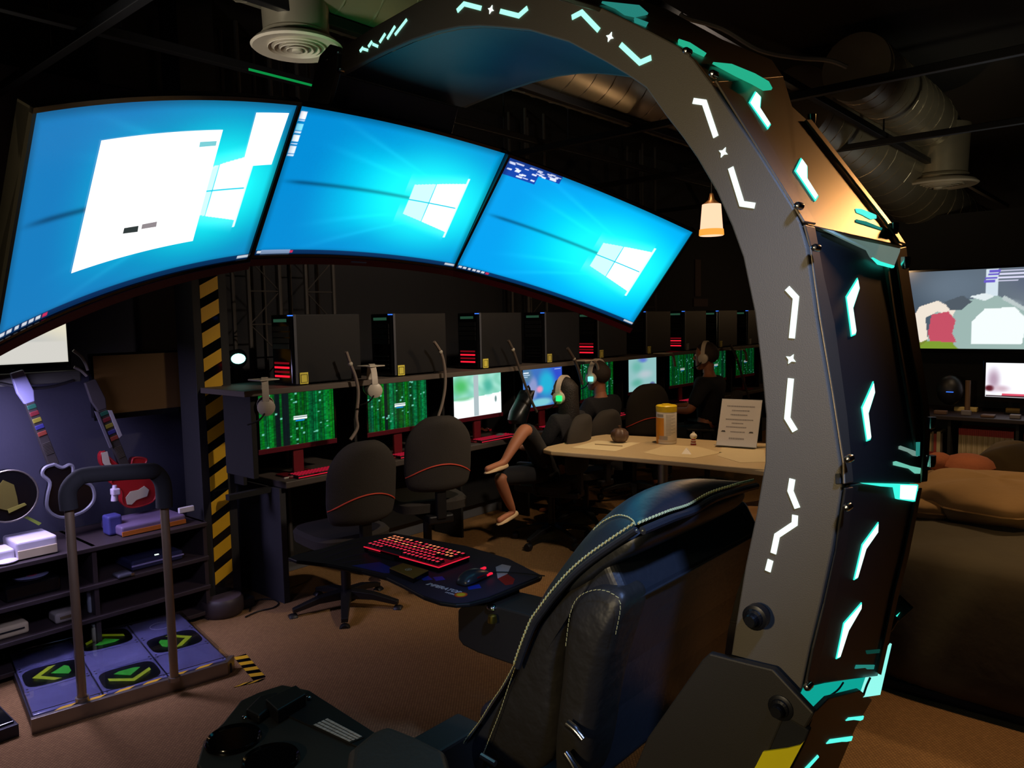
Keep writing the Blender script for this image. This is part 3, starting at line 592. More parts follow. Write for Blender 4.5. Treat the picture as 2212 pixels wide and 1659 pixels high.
# stitching
def stitches(P, nm, w=.0021, L=.0065, gap=.0025, tilt=.35):
    P = smoothline(P, 8); m = MB(); acc = 0
    for i in range(len(P) - 1):
        a, b = P[i], P[i + 1]; D = (b - a); l = D.length
        if l < 1e-5: continue
        u = D / l; s = -acc
        while s < l:
            if s + L * .5 > 0:
                c = a + u * (s + L / 2); sd = u.cross(Vector((.75, .65, -.2))).normalized()
                m.tube([c - u * L / 2 - sd * w * tilt, c + u * L / 2 + sd * w * tilt], w, 5)
            s += L + gap
        acc = (l - (s - 0)) if s < l else -(s - l)
        acc = -(s - l)
        acc = acc
    return obj(nm, m, thread, chair)
def offs(P, d):
    out = []
    for i, p in enumerate(P):
        t = (P[min(i + 1, len(P) - 1)] - P[max(i - 1, 0)]).normalized(); n = Vector((-t.y, t.x))
        out.append(p + n * d)
    return out
nearA = [Vector((A0 - .004, p.x, p.y)) for p in offs(seam[:12], .004)]
nearB = [Vector((A0 - .006, p.x, p.y)) for p in offs(seam[:12], -.007)]
stitches(nearA, 'stitching'); stitches(nearB, 'stitching')
stitches([Vector((A0 - .004, p.x, p.y)) for p in offs(seam[11:], .003)], 'stitching', .001)
stitches([Vector(A3(A0 - .003, [p])[0]) for p in [(0.9017,0.9741),(0.926,0.9169),(0.9512,0.8543),(0.9768,0.7992),(0.9979,0.753)]], 'stitching', .0008)
S0 = seam[0]
topA = [Vector((A0 + (A1 - A0) * t, S0.x - .004 - .006 * math.sin(t * 9), S0.y + .004 + .004 * math.sin(t * 11))) for t in [0, .2, .4, .6, .8, 1]]
topB = [p + Vector((0, -.008, -.011)) for p in topA]
stitches(topA, 'stitching'); stitches(topB, 'stitching')
stitches([cush(a, v) + Vector((-.002, -.001, .002)) for a, v in ((.15, .01), (.6, .06), (1.2, .1), (2.0, .13), (2.8, .15), (3.5, .16))], 'stitching', .0012)
m = MB(); m.tube(smoothline(nearB, 3), .006, 8); obj('seam_piping', m, leather, chair, smooth=True)
m = MB(); m.tube(smoothline(topB, 3), .007, 8); obj('seam_piping', m, leather, chair, smooth=True)
# head roll underside between seam and body
hr = [(S0.x + .002, S0.y - .004)] + [tuple(p) for p in [(0.6337,1.254),(0.6425,1.227),(0.6761,1.202),(0.7222,1.175),(0.7592,1.136)]] + [(seam[7].x, seam[7].y), (seam[5].x, seam[5].y), (seam[3].x, seam[3].y), (seam[1].x, seam[1].y)]
puff('head_roll', hr, 1.055, 1.45, leather, chair, .012, .04, shrink=.92)
# side wing, bolster and rear body
wing = [(0.7059,1.22),(0.7735,1.163),(0.8286,1.103),(0.8738,1.042),(0.9007,0.986),(0.9222,0.944),(0.9804,0.8524),(1.027,0.7653),(1.049,0.6692),(0.8419,0.7517),(0.8267,0.8721),(0.8185,0.97),(0.8069,1.042),(0.7834,1.106),(0.7318,1.167)]
puff('side_wing', wing, 1.062, 1.12, leather2, chair, .016, .01, shrink=.95)
puff('side_wing', wing, 1.42, 1.46, leather2, chair, .02, .01, shrink=.95)
strip = [(0.9268,0.9472),(0.9803,0.8571),(1.053,0.7608),(1.088,0.6936),(1.103,0.6477),(1.03,0.677),(1.002,0.7648),(0.9686,0.8422),(0.9311,0.9141)]
puff('seat_bolster', strip, 1.07, 1.11, leather, chair, .012, .01, shrink=.9)
bol = [(0.6683,1.129),(0.6753,1.149),(0.6978,1.154),(0.7228,1.151),(0.7516,1.136),(0.7744,1.113),(0.785,1.079),(0.7938,1.036),(0.8036,0.9463),(0.82,0.8484),(0.8285,0.7405),(0.7502,0.7727),(0.7347,0.9038),(0.7146,0.9911),(0.6868,1.08)]
puff('back_bolster', bol, 1.035, 1.12, leather2, chair, .017, .012, shrink=.93)
stitches([Vector((1.022, p[0], p[1])) for p in [(0.7797,1.037),(0.7687,1.097),(0.7507,1.13),(0.7173,1.15),(0.6852,1.152),(0.6675,1.137),(0.6769,1.085)]], 'stitching', .0006)
bd = [(0.6759,1.126),(0.6776,1.134),(0.7126,1.198),(0.7363,1.186),(0.7812,1.115),(0.8136,1.014),(0.831,0.8706),(0.8446,0.7238),(0.7648,0.7566),(0.747,0.8909),(0.7265,0.9799),(0.6964,1.071)]
obj('rear_body', MB().loft([A3(1.055, bd), A3(1.6, bd)]), leather, chair, smooth=False, bev=.018, seg=5)
tp = [(0.6714,1.126),(0.6729,1.155),(0.6805,1.205),(0.6987,1.201),(0.6949,1.127)]
m = MB(); m.tube(smoothline(A3(1.052, [(0.6813,1.123),(0.6973,1.071),(0.7255,0.9802),(0.746,0.8913),(0.7635,0.7743)]), 3), .004, 6); obj('seam_piping', m, leather, chair, smooth=True)
sc = [Vector(p) for p in ((1.052, bd[0][0], bd[0][1]), (1.2, bd[0][0] - .004, bd[0][1] + .002), (1.4, bd[0][0] - .002, bd[0][1]), (1.59, bd[0][0], bd[0][1]))]
m = MB(); m.tube(smoothline(sc, 4), .0025, 6); obj('seam_piping', m, leather, chair, smooth=True)
# seat, hinge bars
obj('seat_cushion', MB().loft([[(1.1, 1.0, .4), (1.44, 1.0, .4), (1.44, 1.0, .56), (1.1, 1.0, .56)], [(1.08, 1.25, .4), (1.46, 1.25, .4), (1.46, 1.25, .54), (1.08, 1.25, .54)], [(1.1, 1.45, .4), (1.44, 1.45, .4), (1.44, 1.45, .5), (1.1, 1.45, .5)]]), leather, chair, smooth=True, bev=.04, seg=4)
puff('seat_side_roll', [(1.0, .6), (1.05, .66), (1.12, .675), (1.22, .655), (1.32, .62), (1.4, .55), (1.32, .5), (1.1, .48)], 1.07, 1.13, leather, chair, .02, .02, shrink=.9)
puff('seat_side_roll', [(1.0, .6), (1.05, .66), (1.12, .675), (1.22, .655), (1.32, .62), (1.4, .55), (1.32, .5), (1.1, .48)], 1.40, 1.46, leather, chair, .02, .02, shrink=.9)
for P in ([(0.7653,0.9102),(0.7479,0.9039),(0.7326,0.8931)], [(0.7703,0.8563),(0.7567,0.8432),(0.7443,0.8274)]):
    obj('chrome_lever', MB().tube(smoothline(A3(1.005, P), 3), .0075, 10), chrome, chair, smooth=True)
obj('chrome_lever', MB().tube(A3(1.02, [(0.9859,0.7634),(0.9498,0.7603)]), .006, 8), steel, chair, smooth=True)
obj('seat_frame', MB().box(1.1, 1.46, .85, 1.4, .33, .4), black_metal, chair, bev=.01)
obj('seat_post', MB().box(1.2, 1.36, 1.05, 1.3, .09, .33), black_metal, chair, bev=.01)

# near armrest with cup holders
arm = thing('armrest_console', (.88, 1.2, 0), 'black armrest console with two cup holders and a label at the bottom edge', 'armrest')
AZ = .78
ap = [(0.6419,1.364),(0.69,1.431),(0.7478,1.465),(0.8237,1.525),(0.8702,1.528),(0.9229,1.518),(0.9462,1.447),(0.9357,1.376),(0.9231,1.216),(0.9171,1.137),(0.8637,1.022),(0.7053,1.051),(0.606,1.173)]
obj('console_top', MB().ext(Z3(AZ - .014, ap), (0, 0, .014)), black_metal, arm, bev=.004)
obj('console_side', MB().ext(Z3(AZ - .1, [(0.8801,1.397),(0.9336,1.428),(0.9236,1.359),(0.912,1.202),(0.9096,1.128),(0.8531,1.035),(0.7827,1.077)]), (0, 0, .086)), black_metal, arm, bev=.006)
lp = [(0.8434,1.428),(0.915,1.436),(0.9404,1.438),(0.9169,1.136),(0.8682,1.133),(0.8664,1.173)]
obj('raised_rail', MB().ext(Z3(AZ - .002, lp), (0, 0, .006)), plastic, arm, bev=.002)
for (x, y) in [(0.7281,1.384),(0.7349,1.261)]:
    obj('cup_holder', MB().lathe([(.047, .004), (.051, .008), (.054, .003), (.053, -.01), (.046, -.07), (.001, -.07), (.001, -.066), (.043, -.066), (.046, .003)], 36, (x, y, AZ + .001)), gloss, arm, smooth=True)
_l = [(0.8556,1.305),(0.8919,1.304),(0.8937,1.183),(0.8639,1.188)]
lab = obj('label_plate', MB().ext(Z3(AZ + .004, _l), (0, 0, .002)), mat('label_black', '1a1a1c', .6), arm)
_q = [Vector((p[0], p[1])) for p in _l]
def lq(s, t): 
    p = (_q[0] * (1 - s) + _q[3] * s) * (1 - t) + (_q[1] * (1 - s) + _q[2] * s) * t; return Vector((p.x, p.y, AZ + .0062))
rnd = random.Random(3); m = MB()
for r in range(4):
    s = .04
    while s < .97:
        d = .006 + rnd.random() * .012; t0 = r * .25 + .03; m.prism([lq(s, t0), lq(s + d, t0), lq(s + d, t0 + .19 - rnd.random() * .05), lq(s, t0 + .19 - rnd.random() * .05)], [lq(s, t0) + Vector((0, 0, .0006)), lq(s + d, t0) + Vector((0, 0, .0006)), lq(s + d, t0 + .17) + Vector((0, 0, .0006)), lq(s, t0 + .17) + Vector((0, 0, .0006))]); s += d + .006 + rnd.random() * .01
obj('label_marks', m, mat('label_white', 'e0e0e6', .5), lab)
_b = [(0.8181,1.369),(0.8282,1.432),(0.9076,1.438),(0.8974,1.384)]
obj('end_block', MB().ext(Z3(AZ, _b), (0, 0, .03)), plastic, arm, bev=.003)
_b = [(0.791,1.448),(0.8421,1.479),(0.8794,1.466),(0.8387,1.419),(0.794,1.399)]
obj('end_knuckle', MB().ext(Z3(AZ, _b), (0, 0, .018)), plastic, arm, bev=.005)
for q in [(0.8307,1.407),(0.9155,1.403),(0.7813,1.435)]:
    obj('chrome_pin', MB().ball((q[0], q[1], AZ + .008), (.005, .007, .004)), chrome, arm, smooth=True)
pad = [(0.7984,1.105),(0.8621,1.122),(0.9006,1.117),(0.9083,1.044),(0.9087,0.9642),(0.8428,0.8745),(0.7419,0.9022),(0.7235,1.021)]
obj('arm_pad', MB().ext(Z3(AZ + .005, pad), (0, 0, .05)), mat('worn_dark_leather', '3a3430', .5, bump=.1, bscale=90), arm, bev=.018, seg=5)
obj('arm_bracket', MB().box(.84, 1.1, 1.05, 1.13, .68, .77), black_metal, arm, bev=.006)
# far armrest box
arm2 = thing('armrest_console', (1.68, 1.5, 0), 'black boxy armrest console under the keyboard tray', 'armrest')
fb = [(1.633,0.7194),(1.635,0.6286),(1.614,0.6124),(1.552,0.6063),(1.374,0.6095),(1.322,0.6313),(1.336,0.7746),(1.485,0.7689),(1.589,0.7558)]
obj('console_body', MB().ext(A3(1.6, fb), (.14, 0, 0)), black_metal, arm2, bev=.006)
obj('arm_bracket', MB().box(1.46, 1.62, 1.15, 1.25, .62, .7), black_metal, arm2, bev=.006)

# ---------------------------------------------------------------- keyboard tray
tray = thing('keyboard_tray', (1.63, 1.9, 0), 'dark wavy-edged keyboard tray with printed mat beside the leather chair', 'tray')
TZ = .80
tp = [(1.438,2.293),(1.477,2.302),(1.583,2.288),(1.714,2.299),(1.784,2.278),(1.862,2.237),(1.912,1.892),(1.894,1.678),(1.83,1.484),(1.806,1.472),(1.584,1.478),(1.515,1.496),(1.486,1.522),(1.47,1.571),(1.471,1.641),(1.497,1.763),(1.513,1.859),(1.504,1.974),(1.472,2.132),(1.435,2.238)]
obj('tray_board', MB().ext(Z3(TZ - .014, tp), (0, 0, .012)), plastic, tray, bev=.004, seg=3)
cxy = Vector((sum(p[0] for p in tp) / len(tp), sum(p[1] for p in tp) / len(tp)))
mt = [(cxy.x + (p[0] - cxy.x) * .975, cxy.y + (p[1] - cxy.y) * .975) for p in tp]
def matprint():
    m = bpy.data.materials.new('printed_mat'); m.use_nodes = True; n = m.node_tree.nodes; l = m.node_tree.links; b = n['Principled BSDF']; b.inputs['Roughness'].default_value = .6
    tc = n.new('ShaderNodeTexCoord'); nz = n.new('ShaderNodeTexNoise'); nz.inputs['Scale'].default_value = 3.0; l.new(tc.outputs['Object'], nz.inputs['Vector'])
    r = n.new('ShaderNodeValToRGB'); r.color_ramp.elements[0].color = lin('1c1622') + [1]; r.color_ramp.elements[1].color = lin('3a2c34') + [1]
    e = r.color_ramp.elements.new(.55); e.color = lin('2a2338') + [1]
    l.new(nz.outputs['Fac'], r.inputs[0]); l.new(r.outputs[0], b.inputs['Base Color']); return m
matobj = obj('desk_mat', MB().ext(Z3(TZ - .002, mt), (0, 0, .002)), matprint(), tray)
m = MB()
for P in ([(1.509,2.183),(1.634,2.194),(1.707,2.182)], [(1.51,2.132),(1.6,2.123),(1.658,2.082)], [(1.514,2.086),(1.59,2.06)], [(1.53,2.241),(1.65,2.256),(1.708,2.237)]):
    m.tube(Z3(TZ, P), .0012, 4)
obj('mat_print_lines', m, mat('violet_print', '6a5c90', .6), matobj)
for P in ([(1.514,2.037),(1.596,1.994),(1.569,1.845),(1.532,1.893)], [(1.576,1.777),(1.6,1.761),(1.585,1.723),(1.562,1.74)], [(1.6,1.739),(1.624,1.722),(1.609,1.692),(1.583,1.706)], [(1.604,1.591),(1.643,1.58),(1.624,1.553),(1.589,1.572)]):
    obj('mat_print_blue', MB().ext(Z3(TZ, P), (0, 0, .0006)), mat('blue_print', '2438b8', .5), matobj)
obj('mat_print_white', MB().ext(Z3(TZ, [(1.794,1.649),(1.828,1.651),(1.832,1.616),(1.766,1.574),(1.715,1.569)]), (0, 0, .0006)), mat('pale_pink_print', 'd8c2c8', .5), matobj)
obj('mat_print_red', MB().ext(Z3(TZ, [(1.715,1.569),(1.766,1.574),(1.744,1.524),(1.706,1.499),(1.686,1.511)]), (0, 0, .0006)), mat('red_print', 'a81c18', .5), matobj)
_t0 = Vector(Z3(TZ + .0006, [(1.548,1.71)])[0]); _t1 = Vector(Z3(TZ + .0006, [(1.555,1.572)])[0])
xd = (_t1 - _t0).normalized(); yd = Vector((-xd.y, xd.x, 0)); ln = (_t1 - _t0).length
if yd.dot(Vector((.75, .65, 0))) < 0: yd = -yd
text('IMPERATOR', 'mat_lettering', mat('print_white', 'd4ccd4', .5), matobj, ln / 5.4, frame4((_t0 + _t1) / 2, xd, yd, (0, 0, 1)), .0003, shear=.2, off=.0006)
text('WORKS', 'mat_lettering', MATS['print_white'], matobj, ln / 11, frame4(_t1 - yd * .022 - xd * .02, xd, yd, (0, 0, 1)), .0003, shear=.2)
_e = _t1 + xd * .012 - yd * .012
for r, cc in ((.02, 'c8401c'), (.0165, 'e87818'), (.0125, 'e8c020')):
    m = MB(); m.loft([[_e + Vector((r * math.cos(a), r * math.sin(a), h)) for a in [2 * PI * i / 24 for i in range(24)]] for h in (.0, .0012 - r * .03)]); obj('emblem', m, mat('emblem_' + cc, cc, .5), matobj)
obj('tray_pivot', MB().lathe([(.001, -.02), (.03, -.02), (.034, .0), (.034, .055), (.001, .06)], 24, (1.70, 1.56, .725)), gloss, tray, smooth=True)
obj('tray_arm', MB().loft([[(1.66, 1.5, .755), (1.74, 1.5, .755), (1.74, 1.5, .775), (1.66, 1.5, .775)], [(1.6, 1.9, .765), (1.66, 1.9, .765), (1.66, 1.9, .785), (1.6, 1.9, .785)]]), black_metal, tray, bev=.004)
obj('chrome_knob', MB().ball((1.60, 1.49, .762), (.014, .018, .01)), chrome, tray, smooth=True)
obj('brass_knob', MB().lathe([(.001, .015), (.012, .014), (.014, 0), (.014, -.006)], 16, (1.58, 1.47, .735)), mat('brass', 'c8b450', .3, 1.0), tray, smooth=True)

# keyboard with red lit keys
kc = [Vector(Z3(TZ, [(1.799,2.172),(1.794,1.763),(1.625,1.733),(1.614,2.094)])[i]) for i in range(4)]
kx = ((kc[1] - kc[0]) + (kc[2] - kc[3])).normalized(); ky = Vector((-kx.y, kx.x, 0))
if ky.dot(kc[0] - kc[3]) < 0: ky = -ky
kcen = sum(kc, Vector()) / 4; KL, KW = .375, .142
red_key = emat('red_key_glow', 'e8304a', .85); amber_key = emat('amber_key_glow', 'ff9060', .85)
def keyboard(lab, cat='keyboard', full=True):
    t = thing('keyboard', (0, 0, 0), lab, cat)
    obj('case', MB().box(-KL / 2, KL / 2, -KW / 2, KW / 2, 0, .018), gloss, t, bev=.003)
    obj('glow_plate', MB().box(-KL / 2 + .006, KL / 2 - .006, -KW / 2 + .006, KW / 2 - .006, .018, .0195), emat('red_under_glow', '8a1022', .35), t)
    rng = random.Random(5)
    if full:
        base = None
        for r in range(6):
            x = -KL / 2 + .009; y = KW / 2 - .016 - r * .0222
            while x < KL / 2 - .02:
                wd = .0165 if not (r == 5 and -.12 < x < -.02) else .1
                if r == 0 and rng.random() < .12: x += .01; continue
                if r == 3 and x > KL / 2 - .075 and x < KL / 2 - .012: x += .0195; continue
                k = obj('key', MB().loft([[(x, y - .008, .02), (x + wd, y - .008, .02), (x + wd, y + .009, .02), (x, y + .009, .02)], [(x + .0025, y - .005, .0305), (x + wd - .0025, y - .005, .0305), (x + wd - .0025, y + .0065, .0305), (x + .0025, y + .0065, .0305)]]), plastic, t)
                obj('key_legend', MB().box(x + .003, x + wd - .003, y - .0045, y + .006, .0304, .0309), red_key if (r > 2 or rng.random() < .4) else amber_key, k, world=True) if wd < .05 else None
                x += wd + .003
        obj('front_lip', MB().box(-KL / 2 + .03, -.02, -KW / 2 - .006, -KW / 2, .002, .014), plastic, t)
        obj('red_edge', MB().box(.0, KL / 2, -KW / 2 - .001, -KW / 2 + .002, .017, .0195), red_led, t)
        obj('red_edge', MB().box(KL / 2 - .002, KL / 2 + .001, -KW / 2, KW / 2, .017, .0195), red_led, t)
        obj('red_edge', MB().box(-KL / 2, -.1, -KW / 2 - .001, -KW / 2 + .002, .017, .0195), red_led, t)
    else:
        m = MB()
        for r in range(5):
            for c in range(18): m.box(-KL / 2 + .01 + c * .0202, -KL / 2 + .026 + c * .0202, -KW / 2 + .012 + r * .026, -KW / 2 + .031 + r * .026, .02, .027)
        o = obj('keys', m, plastic, t); o['kind'] = 'stuff'
    return t
kb = keyboard('black keyboard with red and amber lit keys on the dark tray')
kb.location = (kcen.x, kcen.y, TZ); kb.rotation_euler = (0, 0, math.atan2(kx.y, kx.x))
# mouse
mc = Z3(TZ, [(1.655,1.613)])[0]
mouse = thing('gaming_mouse', mc, 'black gaming mouse with red lit wheel right of the lit keyboard', 'mouse')
mm = MB(); T = Matrix.Translation(mc) @ Matrix.Rotation(math.atan2(yd.y, yd.x), 4, 'Z')
loops = []
for s, wd, h in ((-.062, .012, .012), (-.055, .028, .024), (-.03, .034, .037), (0, .033, .038), (.03, .03, .03), (.052, .027, .02), (.06, .02, .012)):
    loops.append([T @ Vector((s, wd * math.cos(a), .002 + h * max(0, math.sin(a)) ** .7)) for a in [PI * i / 10 for i in range(11)]])
obj('mouse_shell', mm.loft(loops), mat('mouse_grey', '2a3036', .3), mouse, smooth=True, sub=1)
obj('scroll_wheel', MB().box(.035, .055, -.004, .004, .024, .03, T), red_led, mouse)
obj('side_light', MB().box(.03, .055, -.03, -.022, .012, .017, T), red_led, mouse); obj('side_light', MB().box(-.02, .015, -.0335, -.031, .02, .024, T), mat('dull_red', '7a1020', .4), mouse)
obj('mouse_cable', MB().tube(smoothline([T @ Vector(p) for p in ((.06, 0, .01), (.1, -.03, .006), (.13, -.09, .005), (.15, -.16, .005))], 4), .002, 6), matte, mouse)
# small gold box
gq = [Vector((p[0], p[1], 0)) for p in [(1.543,1.88),(1.604,1.883),(1.604,1.762),(1.525,1.745)]]
gb = thing('small_gold_box', gq[0] + Vector((0, 0, TZ)), 'flat gold box with a round print in front of the lit keyboard', 'box')
obj('box_body', MB().ext([p + Vector((0, 0, TZ)) for p in gq], (0, 0, .014)), gloss, gb, bev=.001)
obj('gold_lid', MB().ext([p + Vector((0, 0, TZ + .014)) for p in gq], (0, 0, .003)), mat('matte_gold', '9a7432', .45, .3), gb, bev=.001)
gcn = sum(gq, Vector()) / 4 + Vector((0, 0, TZ + .0172)); m = MB()
m.loft([[gcn + Vector((r * math.cos(a), r * math.sin(a), .0004)) for a in [2 * PI * i / 20 for i in range(20)]] for r in (.011, .0085)], caps=False)
obj('round_print', m, mat('pale_print', 'e8e0d0', .5), gb)
obj('round_print_bar', MB().box(gcn.x - .005, gcn.x + .005, gcn.y - .0015, gcn.y + .0015, gcn.z, gcn.z + .0005), MATS['pale_print'], gb)

# ---------------------------------------------------------------- row of computer stations along the back wall
desk_m = mat('dark_desk_laminate', '4a423e', .55); shelf_m = mat('shelf_edge_brown', '5a5049', .6)
ST0, STP = 2.30, .768          # first monitor's left edge, pitch
d = thing('computer_desk', (6.2, 4.0, 0), 'long dark computer desk running along the back wall', 'desk')
obj('worktop', MB().box(2.38, 9.6, 3.78, 4.42, .67, .71), desk_m, d, bev=.006)
obj('end_panel', MB().box(2.36, 2.40, 3.82, 4.42, 0, .67), mat('dark_panel', '2b2b30', .7), d, bev=.003)
obj('back_panel', MB().box(2.4, 9.6, 4.24, 4.26, .12, .67), matte, d)
for k in range(1, 10): obj('support_panel', MB().box(2.40 + k * STP, 2.42 + k * STP, 3.95, 4.24, 0, .67), matte, d)
obj('drawer_bar', MB().tube(smoothline([(2.62, 3.74, .6), (2.72, 3.7, .57), (2.95, 3.7, .575), (3.05, 3.72, .6)], 4), .006, 6), steel, d, smooth=True)
h = thing('hutch_shelf', (6.0, 3.8, 0), 'long dark shelf above the row of monitors carrying the computer towers', 'shelf')
obj('shelf_board', MB().box(2.02, 9.6, 3.55, 4.1, 1.235, 1.265), shelf_m, h, bev=.003)
for k in range(0, 10): obj('divider', MB().box(2.19 + k * STP, 2.21 + k * STP, 3.9, 4.4, .71, 1.235), matte, h)
obj('back_board', MB().box(2.1, 9.6, 4.38, 4.40, .71, 1.235), matte, h)
obj('end_board', MB().box(2.08, 2.11, 3.6, 3.88, .8, 1.235), mat('end_board', '1a1918', .8), h, bev=.003)
obj('end_bracket', MB().box(2.1, 2.38, 3.9, 3.94, .64, .67), matte, h)

def green_code(seed):
    def fn(u, v):
        r = np.random.RandomState(seed); nc = 34; col = np.minimum((u * nc).astype(int), nc - 1)
        br = .45 + .45 * r.rand(nc); tint = r.rand(nc); dark = r.rand(nc) < .16
        rows = (v * 46).astype(int); ch = np.random.RandomState(seed + 1).rand(60, nc)[np.minimum(rows, 59), col]
        g = br[col] * (.62 + .38 * ch); g = np.where(dark[col], g * .12, g)
        gapx = ((u * nc) % 1) < .12; g = np.where(gapx, g * .5, g)
        img = np.stack([g * .02 + .01, g * .62, g * (.1 + .3 * tint[col])], -1); img[dark[col]] += (.03, .05, .08)
        hd = np.random.RandomState(seed + 2)
        for i in range(26):
            c = hd.randint(nc); y = hd.rand(); q = (col >= c) & (col <= c) & (np.abs(v - y) < .013); img[q] = (.4, .75, .65)
        for y, cc in ((.535, (.95, 1, 1)), (.49, (.95, 1, 1)), (.455, (.1, .6, .95))):
            q = (np.abs(u - .53) < .09 - (cc[0] < .5) * .03) & (np.abs(v - y) < .012); img[q] = cc
        return img
    return fn
def blobs(bg, L, lines=()):
    def fn(u, v):
        r = np.random.RandomState(2); img = np.zeros(u.shape + (3,)) + np.array(bg(u, v) if callable(bg) else bg)
        for (x, y, rx, ry, c, s) in L:
            d = np.sqrt(((u - x) / rx) ** 2 + ((v - y) / ry) ** 2); a = ss(1, 1 - s, d)[..., None]; img = img * (1 - a) + np.array(c) * a
        for (x0, x1, y0, y1, c) in lines:
            q = (u > x0) & (u < x1) & (v > y0) & (v < y1); img[q] = c
        return img
    return fn
forest = blobs(lambda u, v: np.where((v < .42 + .1 * u)[..., None], np.array((.97, 1, 1)), np.array((.55, .82, .74)) + .05 * np.sin(u * 23 + 3 * np.sin(v * 9))[..., None] * np.array((1, .6, .8))),
    [(.15, .75, .25, .3, (.3, .72, .4), .9), (.72, .7, .16, .3, (.3, .68, .6), .9), (.5, .9, .2, .2, (.7, .9, .82), .9), (.2, .45, .3, .08, (.5, .78, .62), .9), (.88, .36, .03, .1, (.45, .55, .55), .5)], [(.41, .51, .0, 1, (.66, .72, .74))])
bluegame = blobs((.25, .45, .75), [(.85, .8, .4, .4, (.2, .3, .8), .9), (.6, .6, .3, .5, (.15, .7, .85), .7), (.25, .5, .16, .4, (.55, .6, .8), .6), (.42, .45, .12, .14, (.9, .6, .75), .7), (.1, .85, .2, .3, (.35, .5, .6), .8), (.45, .1, .4, .15, (.5, .8, .85), .6)], [(.02, .15, .9, .92, (.9, .95, 1)), (.02, .18, .85, .865, (.8, .9, 1)), (.02, .12, .8, .815, (.8, .9, 1)), (.8, .97, .94, .96, (.7, .8, 1))])
tealgame = blobs((.6, .8, .8), [(.5, .95, .25, .12, (.4, .5, .85), .8), (.3, .75, .3, .3, (.45, .75, .7), .9), (.6, .5, .4, .2, (.75, .82, .85), .9), (.3, .25, .3, .2, (.4, .72, .65), .9), (.85, .12, .14, .14, (.35, .4, .6), .5)])
def flatscreen(name, label, cat, x0, w, h, y, z0, fn, group=None, stand=True, st=1.0, nx=110, ny=62, red=True, deskz=.71):
    t = thing(name, (x0 + w / 2, y, deskz), label, cat, group)
    obj('housing', MB().box(x0 - .012, x0 + w + .012, y + .003, y + .035, z0 - .016, z0 + h + .012), gloss, t, bev=.003)
    for a in ((x0 - .012, x0, z0 - .016, z0 + h + .012), (x0 + w, x0 + w + .012, z0 - .016, z0 + h + .012), (x0, x0 + w, z0 + h, z0 + h + .012)):
        obj('bezel', MB().box(a[0], a[1], y - .004, y + .003, a[2], a[3]), gloss, t)
    obj('lower_bezel', MB().box(x0 - .012, x0 + w + .012, y - .006, y + .003, z0 - .03, z0), mat('red_bezel', '5a1020', .4, emit=.02) if red else gloss, t, bev=.002)
    if fn: picture('screen', fn, nx, ny, lambda u, v: np.stack([x0 + u * w, np.full_like(u, y), z0 + v * h], 1), t, st)
    if stand:
        obj('stand_neck', MB().box(x0 + w / 2 - .035, x0 + w / 2 + .035, y + .01, y + .03, deskz + .01, z0 + .05), mat('red_stand', '6a141f', .45), t, bev=.004)
        obj('stand_foot', MB().box(x0 + w / 2 - .11, x0 + w / 2 + .11, y - .06, y + .09, deskz, deskz + .012), mat('red_stand', '9a1a2c', .45), t, bev=.004)
    return t
scr = [(green_code(3), 'showing green falling code, leftmost in the row', 1.0), (green_code(11), 'showing green falling code, second from the yellow striped post', 1.0), (forest, 'showing a snowy forest picture behind the drink cup', 1.0),
    (bluegame, 'showing a blue and pink game before the seated woman', .9), (green_code(5), 'showing green code behind the first man\'s head', .6), (tealgame, 'showing a pale teal game above the empty chair', .8),
    (green_code(8), 'showing green code left of the second man', .5), (green_code(21), 'showing green code right of the second man', .5), (green_code(31), 'farthest along the row', .35)]
for k, (fn, s, st) in enumerate(scr):
    x0 = ST0 + k * STP
    flatscreen('desktop_monitor', 'desktop monitor ' + s, 'monitor', x0, .51, .305, 3.9, .895, fn, 'monitors along the desk', True, st)
# computer towers
def tower(led, label, blue, tagx):
    t = thing('computer_tower', (0, 0, 0), label, 'computer', 'computer towers on the hutch shelf')
    obj('case', MB().box(0, .44, 0, .195, .01, .385), mat('tower_case', '131418', .5, .2), t, bev=.005)
    obj('front_panel', MB().box(-.02, 0, .005, .19, .01, .385), gloss, t, bev=.006)
    obj('side_edge', MB().box(-.004, .012, -.004, 0, .01, .385), mat('tower_edge', '5a5c64', .4, .4), t)
    for k in range(4): obj('drive_bay', MB().box(-.024, -.02, .02, .175, .2 + k * .032, .226 + k * .032), plastic, t)
    for k in range(4):
        if led: obj('red_vent_light', MB().box(-.026, -.02, .03 + (.0), .165, .045 + k * .024, .0555 + k * .024), emat('red_glow%d' % (k % 2), ['ff2038', 'a01020'][k in (1, 2)], .9 if k in (0, 3) else .4), t)
        else: obj('vent_bar', MB().box(-.024, -.02, .03, .165, .05 + k * .024, .056 + k * .024), plastic, t)
    obj('top_display', MB().box(-.024, -.02, .04, .16, .345, .362), emat('dim_green_display', '2f5a44', .5), t)
    if blue: obj('blue_power_light', MB().box(-.026, -.006, -.002, .02, .376, .382), blue_led, t)
    for k in range(2): obj('foot', MB().box(.04 + k * .3, .08 + k * .3, .02, .17, 0, .01), plastic, t)
    return t
tm = mat('tag_yellow', 'f4e860', .5); tm2 = mat('tag_yellow_dim', 'd8cc60', .5)
tags = [(2.408,1.306),(3.101,1.294),(3.859,1.283),(4.569,1.277),(5.259,1.266),(6.013,1.248),(6.726,1.231),(7.441,1.222),(8.157,1.205)]
protoT = {True: None, False: None}
descr = ['nearest the yellow striped post with red lit vents', 'second from the yellow post with dark vents', 'with red lit vents above the forest screen', 'with dark vents above the blue game screen',
    'with red lit vents above the first man', 'with dark vents above the pale teal screen', 'with red lit vents left of the second man', 'with dark vents above the second man', 'farthest along the shelf']
